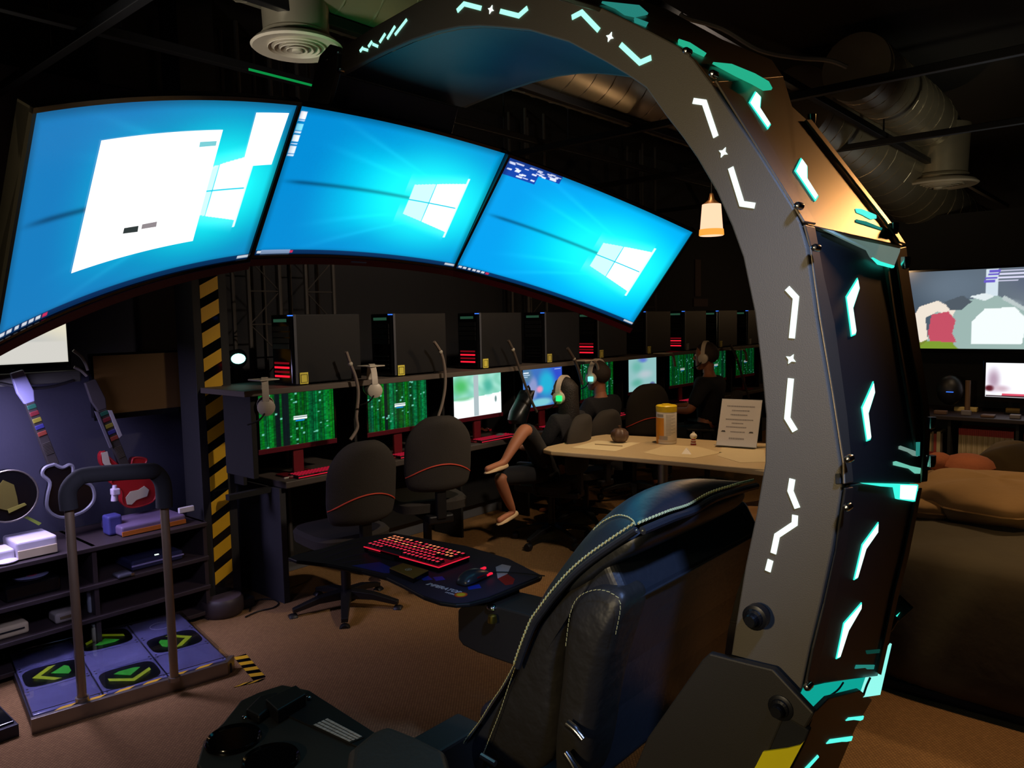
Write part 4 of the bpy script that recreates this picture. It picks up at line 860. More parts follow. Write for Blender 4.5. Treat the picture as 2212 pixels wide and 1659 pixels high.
for k in range(9):
    led = k in (0, 2, 4, 6); lab = 'black computer tower ' + descr[k]
    x = tags[k][0] - .05
    if protoT[led] is None:
        t = tower(led, lab, True, 0); t.location = (x, 3.6, 1.265); protoT[led] = t
        nm = t
    else: nm = dup(protoT[led], (x, 3.6, 1.265), 0, lab)
    y = 3.594
    tg = thing('number_tag', (x + .045, y, 1.29), 'yellow numbered tag on the computer tower ' + descr[k], 'tag', 'yellow tags on the towers')
    mm_ = tm if k < 3 else tm2
    if k in (6, 8): mm_ = mat('tag_grey', '8a8a90', .6)
    obj('card', MB().box(x + .018, x + .072, y - .002, y + .002, 1.272, 1.335), mm_, tg, bev=.001)
    m = MB()
    for a in ((.024, .027, .01, .052), (.063, .066, .01, .052), (.024, .066, .008, .0105), (.024, .066, .05, .0525)): m.box(x + a[0], x + a[1], y - .003, y - .0018, 1.272 + a[2], 1.272 + a[3])
    obj('card_border', m, mat('tag_ink', '3a3410', .6), tg)
# cables hanging in front of the hutch
for k, (P, lab) in enumerate([([(2.62,1.439),(2.645,1.37),(2.677,1.293),(2.692,1.2),(2.673,1.07),(2.676,1.004),(2.625,0.9441)], 'pale braided cable hanging between the first two stations'), ([(3.289,1.472),(3.342,1.406),(3.371,1.317),(3.375,1.2),(3.346,1.085),(3.299,0.9872)], 'pale braided cable hanging between the second and third stations'),
        ([(3.987,1.457),(4.034,1.391),(4.09,1.275),(4.166,1.123),(4.236,1),(4.286,0.928)], 'dark braided cable hanging in front of the third tower'), ([(4.665,1.375),(4.745,1.29),(4.803,1.198),(4.85,1.087)], 'dark cable hanging beside the first man'), ([(7.455,1.294),(7.61,1.142),(7.748,0.9383),(7.914,0.7007)], 'dark cable hanging at the far end of the row')]):
    t = tag(obj('braided_cable', MB().tube(smoothline(B3(3.5, P), 5), .0095 if k < 3 else .012, 8), mat('cable_taupe', '7a6c62', .7) if k < 2 else mat('cable_dark', '4a403a', .7), smooth=True), lab, 'cable')
    p = B3(3.5, P)[1]; obj('cable_tie', MB().ball((p.x, p.y, p.z), .014), mat('tie_white', 'b0a898', .6), t, smooth=True)
# headsets hung from the shelf edge
def headset(loc, lab, rz=0, s=1.0, ped=True):
    t = thing('headset', (0, 0, 0), lab, 'headset')
    wm = mat('headset_white', 'cfc4b4', .4)
    obj('headband', MB().loft([[(.085 * math.cos(a), -.014, .085 * math.sin(a) + .06), (.085 * math.cos(a), .014, .085 * math.sin(a) + .06), (.094 * math.cos(a), .014, .097 * math.sin(a) + .06), (.094 * math.cos(a), -.014, .097 * math.sin(a) + .06)] for a in [PI * i / 14 for i in range(15)]]), wm, t, smooth=True)
    for sx in (-1, 1):
        c = obj('ear_cup', MB().lathe([(.001, -.004), (.034, -.004), (.038, .004), (.036, .022), (.02, .03), (.001, .031)], 20, (0, 0, 0), 'x').xf(Matrix.Translation((sx * .068, 0, .03)) @ Matrix.Scale(sx, 4, (1, 0, 0))), wm, t, smooth=True)
        obj('ear_cushion', MB().lathe([(.02, -.016), (.032, -.014), (.036, -.004), (.02, -.004)], 20, (0, 0, 0), 'x').xf(Matrix.Translation((sx * .068, 0, .03)) @ Matrix.Scale(sx, 4, (1, 0, 0))), plastic, c, smooth=True)
    obj('microphone', MB().tube(smoothline([(-.09, 0, .02), (-.095, .03, -.02), (-.08, .08, -.04)], 4), .004, 6), plastic, t, smooth=True)
    t.location = loc; t.rotation_euler = (0, 0, rz); t.scale = (s, s, s); return t
P = [(2.114,1.196),(2.814,1.21),(5.146,1.119)]
for k, (px, lab) in enumerate([([(2.108,1.183)][0], 'white headset hanging over the left edge of the first green screen'), ([(2.794,1.212)][0], 'white headset hanging at the left of the second green screen')]):
    t = headset((px[0], 3.50, px[1] - .03), lab, math.radians(60), 1.15)
    tag(obj('headset_hook', MB().box(px[0] - .06, px[0] + .05, 3.44, 3.56, px[1] + .135, px[1] + .142), mat('pale_hook', 'c8bfae', .5), bev=.003), 'pale flat hook holding the %s headset on the shelf edge' % ['first', 'second'][k], 'hook')
for px, lab in (([(4.878,1.266)][0], 'pale flat hook on the shelf edge above the first man'), ([(7.609,1.234)][0], 'pale flat hook on the shelf edge near the arch'), ([(6.084,1.267)][0], 'pale flat hook left of the second man')):
    t = tag(obj('headset_hook', MB().box(px[0] - .07, px[0] + .07, 3.44, 3.56, px[1], px[1] + .008), MATS['pale_hook'], bev=.003), lab, 'hook')
    obj('hook_arm', MB().tube(smoothline([(px[0] + .05, 3.45, px[1]), (px[0] + .1, 3.45, px[1] - .03), (px[0] + .13, 3.45, px[1] - .12)], 4), .012, 6), MATS['cable_taupe'], t, smooth=True)
# keyboards, mice and clutter on the long desk
desc = ['under the first green screen', 'under the second green screen', 'by the drink cup', 'in front of the woman', 'in front of the first man', 'under the pale teal screen', 'left of the second man']
k0 = None
for k in range(7):
    x = ST0 + k * STP + .36
    t = thing('keyboard', (x, 3.83, .71), 'red lit keyboard on the long desk ' + desc[k], 'keyboard', 'red lit keyboards on the long desk')
    m = MB().box(x - .19, x + .2, 3.79, 3.9, .712, .728); obj('case', m, mat('red_glow_case', '1c080a', .5), t, bev=.003)
    m = MB()
    for r in range(4):
        for c in range(16): m.box(x - .182 + c * .0232, x - .168 + c * .0232, 3.8 + r * .025, 3.81 + r * .025, .728, .733)
    o = obj('keys', m, emat('desk_key_red', 'd0203c', .4), t); o['kind'] = 'stuff'
    obj('front_light', MB().box(x - .19, x + .2, 3.788, 3.79, .716, .72), red_led, t)
tag(obj('desk_cable', MB().tube(smoothline([(2.42, 3.86, .715), (2.52, 3.84, .72), (2.6, 3.83, .715), (2.75, 3.9, .72)], 5), .006, 6), mat('tie_white', 'b0a898', .6), smooth=True), 'thin pale cable lying on the left end of the long desk', 'cable')
cp_ = Z3(.71, [(4.272,4.1)])[0]
t = thing('drink_cup', cp_, 'clear plastic cup with lid, straw and pale yellow drink on the long desk', 'cup')
obj('cup_wall', MB().lathe([(.03, 0), (.045, .12), (.043, .12), (.028, .004)], 24, cp_), mat('cup_plastic', 'd8dcd8', .1, trans=.7), t, smooth=True)
obj('drink', MB().lathe([(.001, .003), (.028, .003), (.034, .045), (.001, .045)], 20, cp_), mat('yellow_drink', 'b0a83c', .2), t, smooth=True)
obj('lid', MB().lathe([(.047, .118), (.048, .126), (.03, .132), (.001, .132)], 24, cp_), mat('cup_plastic', 'd8dcd8', .1), t, smooth=True)
obj('straw', MB().tube([cp_ + Vector((0, 0, .1)), cp_ + Vector((-.005, 0, .27))], .007, 8), mat('straw_grey', '98a4a4', .4), t, smooth=True)
pk = Z3(.71, [(4.508,4.191)])[0]
t = thing('snack_packet', pk, 'crumpled pink and white snack packet beside the drink cup', 'packet')
rng = random.Random(9); loops = []
for i in range(7):
    loops.append([pk + Vector((-.09 + i * .03, -.045 + j * .03, .006 + rng.random() * .03 * (1 if 0 < j < 3 else .3))) for j in range(4)])
obj('wrapper', MB().loft(loops, closed=False), mat('pink_wrapper', 'c87878', .4), t, smooth=True)
obj('wrapper_label', MB().box(pk.x - .05, pk.x + .02, pk.y - .05, pk.y - .046, .715, .73), mat('wrapper_red', 'b02030', .5), t)
t = thing('white_mouse', (4.28, 3.86, .71), 'pale computer mouse on the desk left of the woman', 'mouse')
obj('mouse_shell', MB().ball((4.28, 3.86, .722), (.05, .035, .022)), white_p, t, smooth=True)
obj('wheel', MB().box(4.3, 4.315, 3.857, 3.863, .742, .747), plastic, t)

# lattice trusses and posters on the dark wall
tr_m = mat('truss_grey', '4a4644', .6, .4)
for x, x1, z0, lab in [(2.45, 2.66, 1.0, 'grey lattice truss standing behind the teal spotlight'), (2.85, 3.06, 1.6, 'grey lattice truss rising behind the first computer tower'), (5.05, 5.3, 1.4, 'grey lattice truss rising behind the fourth tower'), (6.9, 7.15, 1.5, 'grey lattice truss at the far part of the wall')]:
    t = thing('lattice_truss', ((x + x1) / 2, 4.3, z0), lab, 'truss')
    for a in (x, x1): obj('truss_tube', MB().tube([(a, 4.2, z0 - (.9 if z0 == 1.0 else .0)), (a, 4.2, ZC)], .014, 8), tr_m, t, smooth=True)
    for a in (x, x1): obj('truss_tube', MB().tube([(a, 4.38, z0), (a, 4.38, ZC)], .014, 8), tr_m, t, smooth=True)
    z = z0; i = 0
    while z < 2.6:
        obj('cross_rod', MB().tube([(x, 4.2, z), (x1, 4.2, z)], .005, 6), tr_m, t)
        obj('diagonal_rod', MB().tube([(x if i % 2 else x1, 4.2, z), (x1 if i % 2 else x, 4.2, z + .2)], .004, 6), tr_m, t)
        z += .2; i += 1
# glowing teal spotlight on the shelf end
tl = [(2.316,4.115,1.405)][0]; tl = Vector(tl)
t = thing('teal_spotlight', tl, 'small black spotlight glowing teal on the shelf end by the striped post', 'lamp')
obj('lamp_body', MB().lathe([(.05, .06), (.056, .0), (.04, -.0)], 24, tl, 'y'), plastic, t, smooth=True)
obj('lamp_lens', MB().ball(tl + Vector((0, 0, 0)), (.046, .012, .03)), emat('teal_lamp', 'a0fff0', 2.5), t, smooth=True)
obj('lamp_stand', MB().tube([tl + Vector((.0, .03, -.05)), Vector((tl.x, tl.y + .03, 1.266))], .035, 10), plastic, t, smooth=True)
# hazard striped post
post = thing('striped_post', (2.1, 4.05, 0), 'dark square post wrapped with yellow and black hazard tape', 'post')
obj('post', MB().box(2.0, 2.2, 4.0, 4.2, 0, ZC), mat('post_dark', '1a1a1c', .7), post, bev=.003)
for k in range(17):
    z = .16 + k * .132; x0, x1 = 2.045, 2.15; hgt = .075; y = 3.998
    hz = hgt + (.004 if k % 3 else -.004)
    obj('yellow_tape_stripe', MB().ext([Vector((x0, y, z)), Vector((x1, y, z + .055)), Vector((x1, y, z + .055 + hz)), Vector((x0, y, z + hz))], (0, .003, 0)), yellow, post)
obj('black_tape', MB().box(2.044, 2.151, 3.9985, 4.0, .1, 2.4), gloss, post)
obj('post_foot', MB().box(1.98, 2.24, 3.97, 4.2, 0, .05), plastic, post, bev=.006)

# task chairs
def task_chair(label, rz, loc, piping=True, arms=True):
    t = thing('task_chair', (0, 0, 0), label, 'chair', 'task chairs along the desk')
    bm_ = [];
    def prof(z):
        s = (z - .56) / .46; return .215 * (1 - max(0, (s - .55) / .45) ** 2.4 * .62) * (1 - .12 * max(0, .25 - s) * 4)
    loops = []
    for i in range(15):
        z = .56 + .46 * i / 14; wd = prof(z) if i not in (0, 14) else prof(z) * .82; y = -.2 - .05 * ((z - .56) / .46) ** 1.5
        th = .045 if i not in (0, 14) else .02
        loops.append([Vector((wd * c, y + th * s - .05 * (1 - abs(c) ** 2), z)) for c, s in [(math.cos(a), math.sin(a)) for a in [2 * PI * j / 20 for j in range(20)]]])
    obj('backrest', MB().loft(loops), fabric_dark, t, smooth=True, sub=1)
    if piping:
        P = []
        for i in range(15):
            c = -1 + 2 * i / 14; z = .66 + .075 * (1 - c * c); P.append(Vector((c * .205, -.2 - .045 * math.sqrt(max(0, 1 - c * c)) - .05 * (1 - c * c) - .012, z)))
        obj('red_piping', MB().tube(smoothline(P, 2), .004, 6), mat('red_piping', 'd8503c', .5), t, smooth=True)
    obj('seat', MB().loft([[Vector((.23 * math.copysign(abs(math.cos(a)) ** .5, math.cos(a)) * s, .23 * math.copysign(abs(math.sin(a)) ** .5, math.sin(a)) * s + .03, z)) for a in [2 * PI * j / 24 for j in range(24)]] for z, s in ((.42, .85), (.43, .98), (.48, 1), (.5, .93), (.505, .6))]), fabric_dark, t, smooth=True)
    obj('back_bar', MB().box(-.03, .03, -.26, -.22, .4, .62), plastic, t, bev=.006)
    obj('mechanism', MB().box(-.08, .08, -.25, .1, .37, .42), plastic, t, bev=.01)
    obj('gas_column', MB().tube([(0, 0, .1), (0, 0, .38)], .027, 14), plastic, t, smooth=True)
    for k in range(5):
        a = 2 * PI * k / 5 + .4; dx, dy = math.cos(a), math.sin(a)
        lg = obj('base_leg', MB().loft([[(dx * r - dy * w, dy * r + dx * w, z - hh), (dx * r + dy * w, dy * r - dx * w, z - hh), (dx * r + dy * w, dy * r - dx * w, z + hh), (dx * r - dy * w, dy * r + dx * w, z + hh)] for r, w, z, hh in ((.02, .03, .12, .025), (.16, .024, .11, .018), (.3, .018, .075, .012))]), plastic, t, bev=.004)
        obj('caster', MB().lathe([(.001, -.022), (.026, -.022), (.03, -.012), (.03, .012), (.026, .022), (.001, .022)], 16, (0, 0, 0), 'x').xf(Matrix.Translation((dx * .3, dy * .3, .03)) @ Matrix.Rotation(a, 4, 'Z')), plastic, lg, smooth=True)
    if arms:
        for sx in (-1, 1):
            ar = obj('armrest', MB().box(sx * .26 - .03, sx * .26 + .03, -.1, .16, .64, .67), plastic, t, bev=.012, seg=3)
            obj('arm_post', MB().tube([(sx * .2, .02, .41), (sx * .265, .02, .43), (sx * .265, .03, .64)], .014, 8), plastic, ar, smooth=True)
    t.location = loc; t.rotation_euler = (0, 0, rz); return t
_c = [[(2.528,0.7966)][0][0], [(3.187,0.8435)][0][0]]
ch0 = task_chair('empty dark task chair with red piping nearest the striped post', math.radians(-8), (_c[0] + .03, 3.5, -.04), arms=False)
ch0['label'] = 'empty dark task chair with red piping before the first green screen'
ch1 = dup(ch0, (_c[1], 3.5, .03), math.radians(-22), 'empty dark task chair with red piping before the second green screen')
ch2 = dup(ch0, ([(5.658,0.7515)][0][0], 3.55, .03), math.radians(-25), 'empty dark task chair between the two seated men')
chw = task_chair('dark task chair with armrests on which the woman sits', math.radians(15), ([(4.26,0.824)][0][0], 3.36, 0), piping=False); chw.scale = (.92,) * 3
chm = dup(chw, ([(4.806,0.7529)][0][0], 3.45, 0), math.radians(-5), 'dark task chair on which the first man sits', scale=.9)
chn = dup(chw, (6.35, 3.2, 0), math.radians(20), 'dark task chair on which the second man sits')

# ---------------------------------------------------------------- people
def skinmesh(name, nodes, edges, m, parent, sub=2, root=None):
    ks = list(nodes); me = bpy.data.meshes.new(name); me.from_pydata([nodes[k][0] for k in ks], [(ks.index(a), ks.index(b)) for a, b in edges], []); me.materials.append(m)
    o = bpy.data.objects.new(name, me); C.objects.link(o); o.parent = parent
    s = o.modifiers.new('skin', 'SKIN'); s.use_smooth_shade = True
    sv = me.skin_vertices[0].data if me.skin_vertices else None
    if sv is None:
        bm = bmesh.new(); bm.from_mesh(me); bm.verts.layers.skin.verify(); bm.to_mesh(me); bm.free(); sv = me.skin_vertices[0].data
    for i, k in enumerate(ks):
        r = nodes[k][1]; sv[i].radius = r if isinstance(r, tuple) else (r, r); sv[i].use_root = (k == (root or ks[0]))
    u = o.modifiers.new('subdivision', 'SUBSURF'); u.levels = sub; u.render_levels = sub
    return o
def hand(nodes, edges, pre, wrist, d, up):
    d = Vector(d).normalized(); up = Vector(up).normalized(); sd = d.cross(up); w = Vector(wrist)
    nodes[pre + 'palm'] = (tuple(w + d * .05), (.03, .016)); edges.append((pre + 'wr', pre + 'palm'))
    for i, L in enumerate((.06, .07, .065, .05)):
        a = w + d * .085 + sd * (.027 - .018 * i); b = a + d * L * .55 - up * .008; c = b + d * L * .35 - up * .022
        nodes[pre + 'f%da' % i] = (tuple(a), .0095); nodes[pre + 'f%db' % i] = (tuple(b), .0085); nodes[pre + 'f%dc' % i] = (tuple(c), .007)
        edges += [(pre + 'palm', pre + 'f%da' % i), (pre + 'f%da' % i, pre + 'f%db' % i), (pre + 'f%db' % i, pre + 'f%dc' % i)]
    a = w + d * .035 + sd * .035; b = a + d * .03 + sd * .02; nodes[pre + 'ta'] = (tuple(a), .01); nodes[pre + 'tb'] = (tuple(b), .008)
    edges += [(pre + 'palm', pre + 'ta'), (pre + 'ta', pre + 'tb')]
def person(label, loc, rz, hairlen=0, legs='seated', s=1.0, lean=0.0, armpose='typing', headyaw=0.0, sleeves=.45, wide=1.0):
    t = thing('person', (0, 0, 0), label, 'person')
    L = lean
    N = {'pel': ((0, 0, .56), (.13, .1)), 'chest': ((0, .03 + L, .92), (.12, .085)), 'neck0': ((0, .02 + L, 1.06), .05), 'neck': ((0, .03 + L, 1.12), .05)}
    E = [('pel', 'chest'), ('chest', 'neck0'), ('neck0', 'neck')]
    for sx, n in ((-1, 'l'), (1, 'r')):
        N[n + 'sh'] = ((sx * .17 * wide, .01 + L, 1.0), .05); N[n + 'el'] = ((sx * .23 * wide, .1 + L, .78), .037)
        N[n + 'wr'] = ((sx * .16, .34 + L, .76), .025); E += [('chest', n + 'sh'), (n + 'sh', n + 'el'), (n + 'el', n + 'wr')]
        hand(N, E, n, N[n + 'wr'][0], (-sx * .2, 1, -.05), (0, 0, 1))
        if legs == 'seated':
            N[n + 'hip'] = ((sx * .1, .06, .55), .085); N[n + 'kn'] = ((sx * .13, .46, .53), .058); N[n + 'cf'] = ((sx * .13, .45, .35), .05); N[n + 'an'] = ((sx * .13, .42, .12), .034); N[n + 'to'] = ((sx * .14, .56, .05), .03)
        else:   # crossed legs turned aside
            K = legs[n]; N[n + 'hip'] = ((sx * .09, .06, .55), .08); N[n + 'kn'] = (K[0], .052); N[n + 'cf'] = (K[1], .045); N[n + 'an'] = (K[2], .028); N[n + 'to'] = (K[3], .022)
        E += [('pel', n + 'hip'), (n + 'hip', n + 'kn'), (n + 'kn', n + 'cf'), (n + 'cf', n + 'an'), (n + 'an', n + 'to')]
    body = skinmesh('body', N, E, skin, t, root='pel')
    # head with face, turned on the neck
    H = Matrix.Translation((0, .05 + L, 1.22)) @ Matrix.Rotation(headyaw, 4, 'Z')
    loops = []
    for z, rx, ry, yo in ((-.115, .03, .03, .045), (-.1, .045, .05, .035), (-.07, .06, .07, .02), (-.03, .069, .083, .008), (.01, .074, .09, 0), (.05, .074, .092, -.004), (.085, .062, .078, -.006), (.11, .035, .045, -.006), (.118, .01, .012, -.006)):
        loops.append([H @ Vector((rx * math.cos(a), ry * math.sin(a) + yo, z)) for a in [2 * PI * j / 20 for j in range(20)]])
    m = MB().loft(loops); m.tube([H @ Vector((0, .088, .02)), H @ Vector((0, .108, -.02)), H @ Vector((0, .09, -.03))], [.006, .012, .01], 8)
    for sx in (-1, 1):
        q = MB().ball((0, 0, 0), (.01, .02, .032)); m.add([H @ (Vector(p) + Vector((sx * .076, -.005, -.005))) for p in q.v], q.f)
    m.tube([H @ Vector((0, -.02, -.06)), Vector((0, .03 + L, 1.08))], .047, 14)
    hd = obj('head', m, skin, t, smooth=True)
    for sx in (-1, 1): obj('eye', MB().ball(tuple(H @ Vector((sx * .03, .082, .012))), .011), white_p, hd, smooth=True)
    obj('mouth', MB().tube([H @ Vector((-.022, .078, -.062)), H @ Vector((0, .086, -.06)), H @ Vector((.022, .078, -.062))], .004, 6), mat('lips', '8a4038', .6), hd, smooth=True)
    loops = []
    for z, k in ((-.05 if not hairlen else -.3, .55 if not hairlen else .95), (-.02 if not hairlen else -.22, .9 if not hairlen else 1.1), (.01, 1.0), (.05, 1.0), (.09, .84), (.118, .5), (.128, .12)):
        loops.append([H @ Vector(((.081 * k) * math.cos(a), (.094 * k) * math.sin(a) - (.02 if not hairlen else .028) * (1 if z < .06 else .3), z)) for a in [2 * PI * j / 20 for j in range(20)]])
    # leave the face free: pull the front vertices back below the brow
    for i, (z) in enumerate([-.05, -.02, .01, .05]):
        for v in loops[i]:
            q = H.inverted() @ v
            if q.y > .02: q.y = .02 if i < 3 else q.y; v[:] = H @ q
    obj('hair', MB().loft(loops), hairm if hairlen else mat('short_brown_hair', '2c2018', .7, bump=.5, bscale=150), t, smooth=True)
    # shirt and trousers
    N2 = {'pel': ((0, 0, .6), (.15, .115)), 'wa': ((0, .01 + L * .5, .74), (.14, .11)), 'chest': ((0, .03 + L, .92), (.165 * wide, .11)), 'nk': ((0, .03 + L, 1.045), .068)}
    E2 = [('pel', 'wa'), ('wa', 'chest'), ('chest', 'nk')]
    for sx, n in ((-1, 'l'), (1, 'r')):
        a = Vector(N[n + 'sh'][0]); b = Vector(N[n + 'el'][0]); N2[n + 'sh'] = (tuple(a), .073); N2[n + 'sl'] = (tuple(a.lerp(b, sleeves * 2 if sleeves < .5 else 1)), .056)
        E2 += [('chest', n + 'sh'), (n + 'sh', n + 'sl')]
    skinmesh('shirt', N2, E2, black_cloth, t, root='pel')
    N3 = {'pel': ((0, 0, .57), (.155, .12))}; E3 = []
    for sx, n in ((-1, 'l'), (1, 'r')):
        for q, r in (('hip', .1), ('kn', .072)): N3[n + q] = (N[n + q][0], r)
        E3 += [('pel', n + 'hip'), (n + 'hip', n + 'kn')]
        if legs == 'seated': N3[n + 'cf'] = (N[n + 'cf'][0], .062); N3[n + 'an'] = (N[n + 'an'][0], .052); E3 += [(n + 'kn', n + 'cf'), (n + 'cf', n + 'an')]
    skinmesh('trousers', N3, E3, mat('black_trousers', '131318', .9), t, root='pel')
    for n in 'lr':
        a = Vector(N[n + 'an'][0]); b = Vector(N[n + 'to'][0]); u = (b - a); u.normalize()
        low = Vector((0, 0, -1)); fw = (b - a); fw = fw.normalized(); sd = fw.cross(low).normalized(); dn = sd.cross(fw).normalized()
        if dn.z > 0: dn = -dn
        loops = []
        heel = a - fw * .035 + dn * .025
        for f, wd, hh in ((0, .018, .022), (.03, .028, .032), (.09, .033, .03), (.15, .036, .022), (.2, .026, .014), (.225, .01, .006)):
            c = heel + fw * f; loops.append([c + sd * wd * math.cos(x) - dn * hh * math.sin(x) * (1 if math.sin(x) > 0 else .5) for x in [2 * PI * j / 14 for j in range(14)]])
        obj('shoe', MB().loft(loops), mat('tan_shoe', 'cdb28a', .6) if legs != 'seated' else plastic, t, smooth=True)
    t.location = loc; t.rotation_euler = (0, 0, rz); t.scale = (s, s, s)
    return t
WS = .88
def loc3(b, L, o): return [((p[0] - o[0]) / WS, (b - o[1]) / WS, (p[1] - o[2]) / WS) for p in L]
wl = ([(4.367,0.999)][0][0], 3.34, 0.0)
q1 = loc3(3.08, [(3.654,0.9186),(3.554,0.8354),(3.439,0.7288),(3.277,0.7151)], wl); q2 = loc3(3.22, [(3.553,0.6098),(3.603,0.5055),(3.684,0.3564),(3.526,0.3261)], wl)
person('woman with long dark hair, black clothes and tan flat shoes sitting with crossed legs', wl, 0, hairlen=1, legs={'l': q1, 'r': q2}, s=WS, headyaw=math.radians(12), lean=-.08)
m1 = ([(5.058,1.108)][0][0], 3.45, -.06)
person('man in dark shirt with headset seen from behind, left of the table canister', m1, math.radians(2), s=.98, wide=1.1)
m2 = ([(6.33,1.11)][0][0] - .02, 3.16, -.02)
person('man in black shirt with white headset reaching left, seen beside the arch', m2, math.radians(12), s=1.03, lean=-.02, wide=1.35)
def headset_on(pl, rz, lab, s=.98, lean=0, led=None):
    T = Matrix.Translation(pl) @ Matrix.Rotation(rz, 4, 'Z'); p = T @ Vector((0, (.05 + lean) * s, 1.2 * s))
    t = headset((p.x, p.y, p.z - .03), lab, rz, 1.22)
    if led:
        c = [o for o in t.children if o.name.startswith('ear_cup')][0]
        q = obj('cup_light', MB().box(-.115, -.1, -.03, .0, .015, .045), led, c, world=False)
    return t
headset_on(Vector(wl) - Vector((0, .0, .02)), math.radians(12), 'white headset with green light on the woman\'s head', WS, -.08, emat('green_cup', '20ff70', 1.5))
headset_on(m1, math.radians(2), 'grey headset with teal light on the first man\'s head', .98, 0, emat('teal_cup', '80ffe8', 1.4))
headset_on(m2, math.radians(12), 'cream headset on the head of the man beside the arch', 1.03, -.02)

# ---------------------------------------------------------------- pale table with things on it
tb = thing('pale_table', (4.3, 2.2, 0), 'pale laminate table with steel legs right of the seated people', 'table')
tt = [(3.882,3.125),(3.984,3.17),(4.544,3.174),(4.645,3.142),(4.769,2.679),(4.832,2.326),(4.923,1.916),(4.608,1.625),(4.053,1.356),(4.064,1.683),(4.019,1.934),(3.998,2.161),(3.937,2.596),(3.856,3.038)]
obj('tabletop', MB().ext(Z3(.72, tt), (0, 0, .03)), wood_t, tb, bev=.008, seg=3)
obj('table_extension', MB().ext(Z3(.712, [(4.037,2.177),(4.231,2.219),(4.539,2.06),(4.65,1.752),(4.09,1.345),(4.051,1.678)]), (0, 0, .03)), wood_t, tb, bev=.008, seg=3)
for (x, y) in ((4.55, 2.62), (4.6, 1.7)):
    obj('table_leg', MB().tube([(x, y, .02), (x, y, .72)], .035, 18), mat('satin_steel_leg', '9a9a98', .35, .8), tb, smooth=True)
    obj('leg_foot', MB().lathe([(.22, 0), (.22, .012), (.05, .025), (.04, .03)], 28, (x, y, 0)), MATS['satin_steel_leg'], tb, smooth=True)
def sheet(L, lab, c='e0cfa4'):
    t = tag(obj('paper_sheet', MB().ext(Z3(.7505, L), (0, 0, .001)), mat('paper_' + c, c, .8, var=.03)), lab, 'paper', 'papers on the pale table'); return t
s1 = sheet([(4.031,3.002),(4.362,3.028),(4.44,2.734),(4.075,2.687)], 'paper sheet lying under the brown pot')
obj('ink_line', MB().ext(Z3(.7515, [(4.239,2.962),(4.28,2.767),(4.249,2.747),(4.208,2.94)]), (0, 0, .0005)), mat('grey_ink', '8a7450', .8), s1)
s2 = sheet([(4.131,2.517),(4.473,2.548),(4.509,2.331),(4.403,2.119),(4.137,2.169),(4.096,2.365)], 'paper sheet lying below the wipes canister', 'd8c498')
s3 = sheet([(4.591,2.21),(4.64,1.953),(4.263,1.78),(4.155,1.885),(4.285,2.092)], 'paper sheet lying before the standing sign', 'd4c29a')
s4 = tag(obj('folded_card', MB().prism(Z3(.7515, [(4.219,2.3),(4.337,2.306),(4.24,2.242)]), Z3(.775, [(4.309,2.316),(4.313,2.309),(4.299,2.301)])), mat('white_card', 'f0e8dc', .7)), 'small folded white card lying before the toy figure', 'card')
# brown pumpkin shaped pot
p = Z3(.752, [(4.382,2.855)])[0]; t = thing('brown_pot', p, 'small brown ribbed pot with a knob on the pale table', 'pot')
loops = []
for r, z in ((.025, 0), (.045, .012), (.058, .04), (.055, .07), (.035, .092), (.012, .098)):
    loops.append([p + Vector((r * (1 + .07 * math.cos(6 * a)) * math.cos(a), r * (1 + .07 * math.cos(6 * a)) * math.sin(a), z)) for a in [2 * PI * i / 36 for i in range(36)]])
obj('pot_body', MB().loft(loops), mat('brown_ceramic', '5a4234', .4), t, smooth=True)
obj('pot_knob', MB().tube([p + Vector((0, 0, .095)), p + Vector((-.004, 0, .115))], .009, 8), MATS['brown_ceramic'], t, smooth=True)
# wipes canister
p = Z3(.752, [(4.54,2.586)])[0]; R0 = .068; t = thing('wipes_canister', p, 'white and orange wipes canister with yellow lid standing on the pale table', 'canister')
obj('canister_body', MB().lathe([(.001, 0), (R0 - .004, 0), (R0, .006), (R0, .215), (R0 - .003, .22)], 40, p), mat('canister_white', 'e4dcd0', .35, var=.02), t, smooth=True)
obj('canister_lid', MB().lathe([(R0 + .001, .213), (R0 + .002, .25), (R0 - .004, .256), (.04, .258), (.001, .256)], 40, p), mat('lid_yellow', 'e8c81e', .4), t, smooth=True)
obj('lid_cap', MB().lathe([(.03, .256), (.03, .263), (.001, .266)], 24, p), MATS['lid_yellow'], t, smooth=True)
def wrapband(a0, a1, z0, z1, m, nm, d=.0006):
    loops = [[p + Vector(((R0 + d) * math.cos(a), (R0 + d) * math.sin(a), z)) for z in (z0, z1)] for a in [a0 + (a1 - a0) * i / 12 for i in range(13)]]
    obj(nm, MB().loft(loops, closed=False), m, t, smooth=True)
va = math.atan2(-p.y, -p.x)      # bearing that faces the room's open side
wrapband(va - 1.5, va - .25, .03, .175, mat('label_orange', 'e89a1c', .4), 'orange_label')
wrapband(va - 1.5, va - .9, .0, .175, mat('label_orange', 'e89a1c', .4), 'orange_label', .0009)
wrapband(va - .8, va + .1, .028, .055, mat('label_grey', 'a8a4a0', .5), 'grey_label')
wrapband(va - 1.1, va - .3, .18, .2, mat('label_grey', 'a8a4a0', .5), 'grey_label')
for i in range(18): wrapband(va - .05, va + .45 + .5 * (i % 3) / 2, .06 + i * .0078, .0625 + i * .0078, mat('label_text_grey', '989490', .5), 'label_line')
wrapband(va - .8, va + 1.2, .02, .0225, mat('label_gold', 'c8a040', .5), 'gold_line')
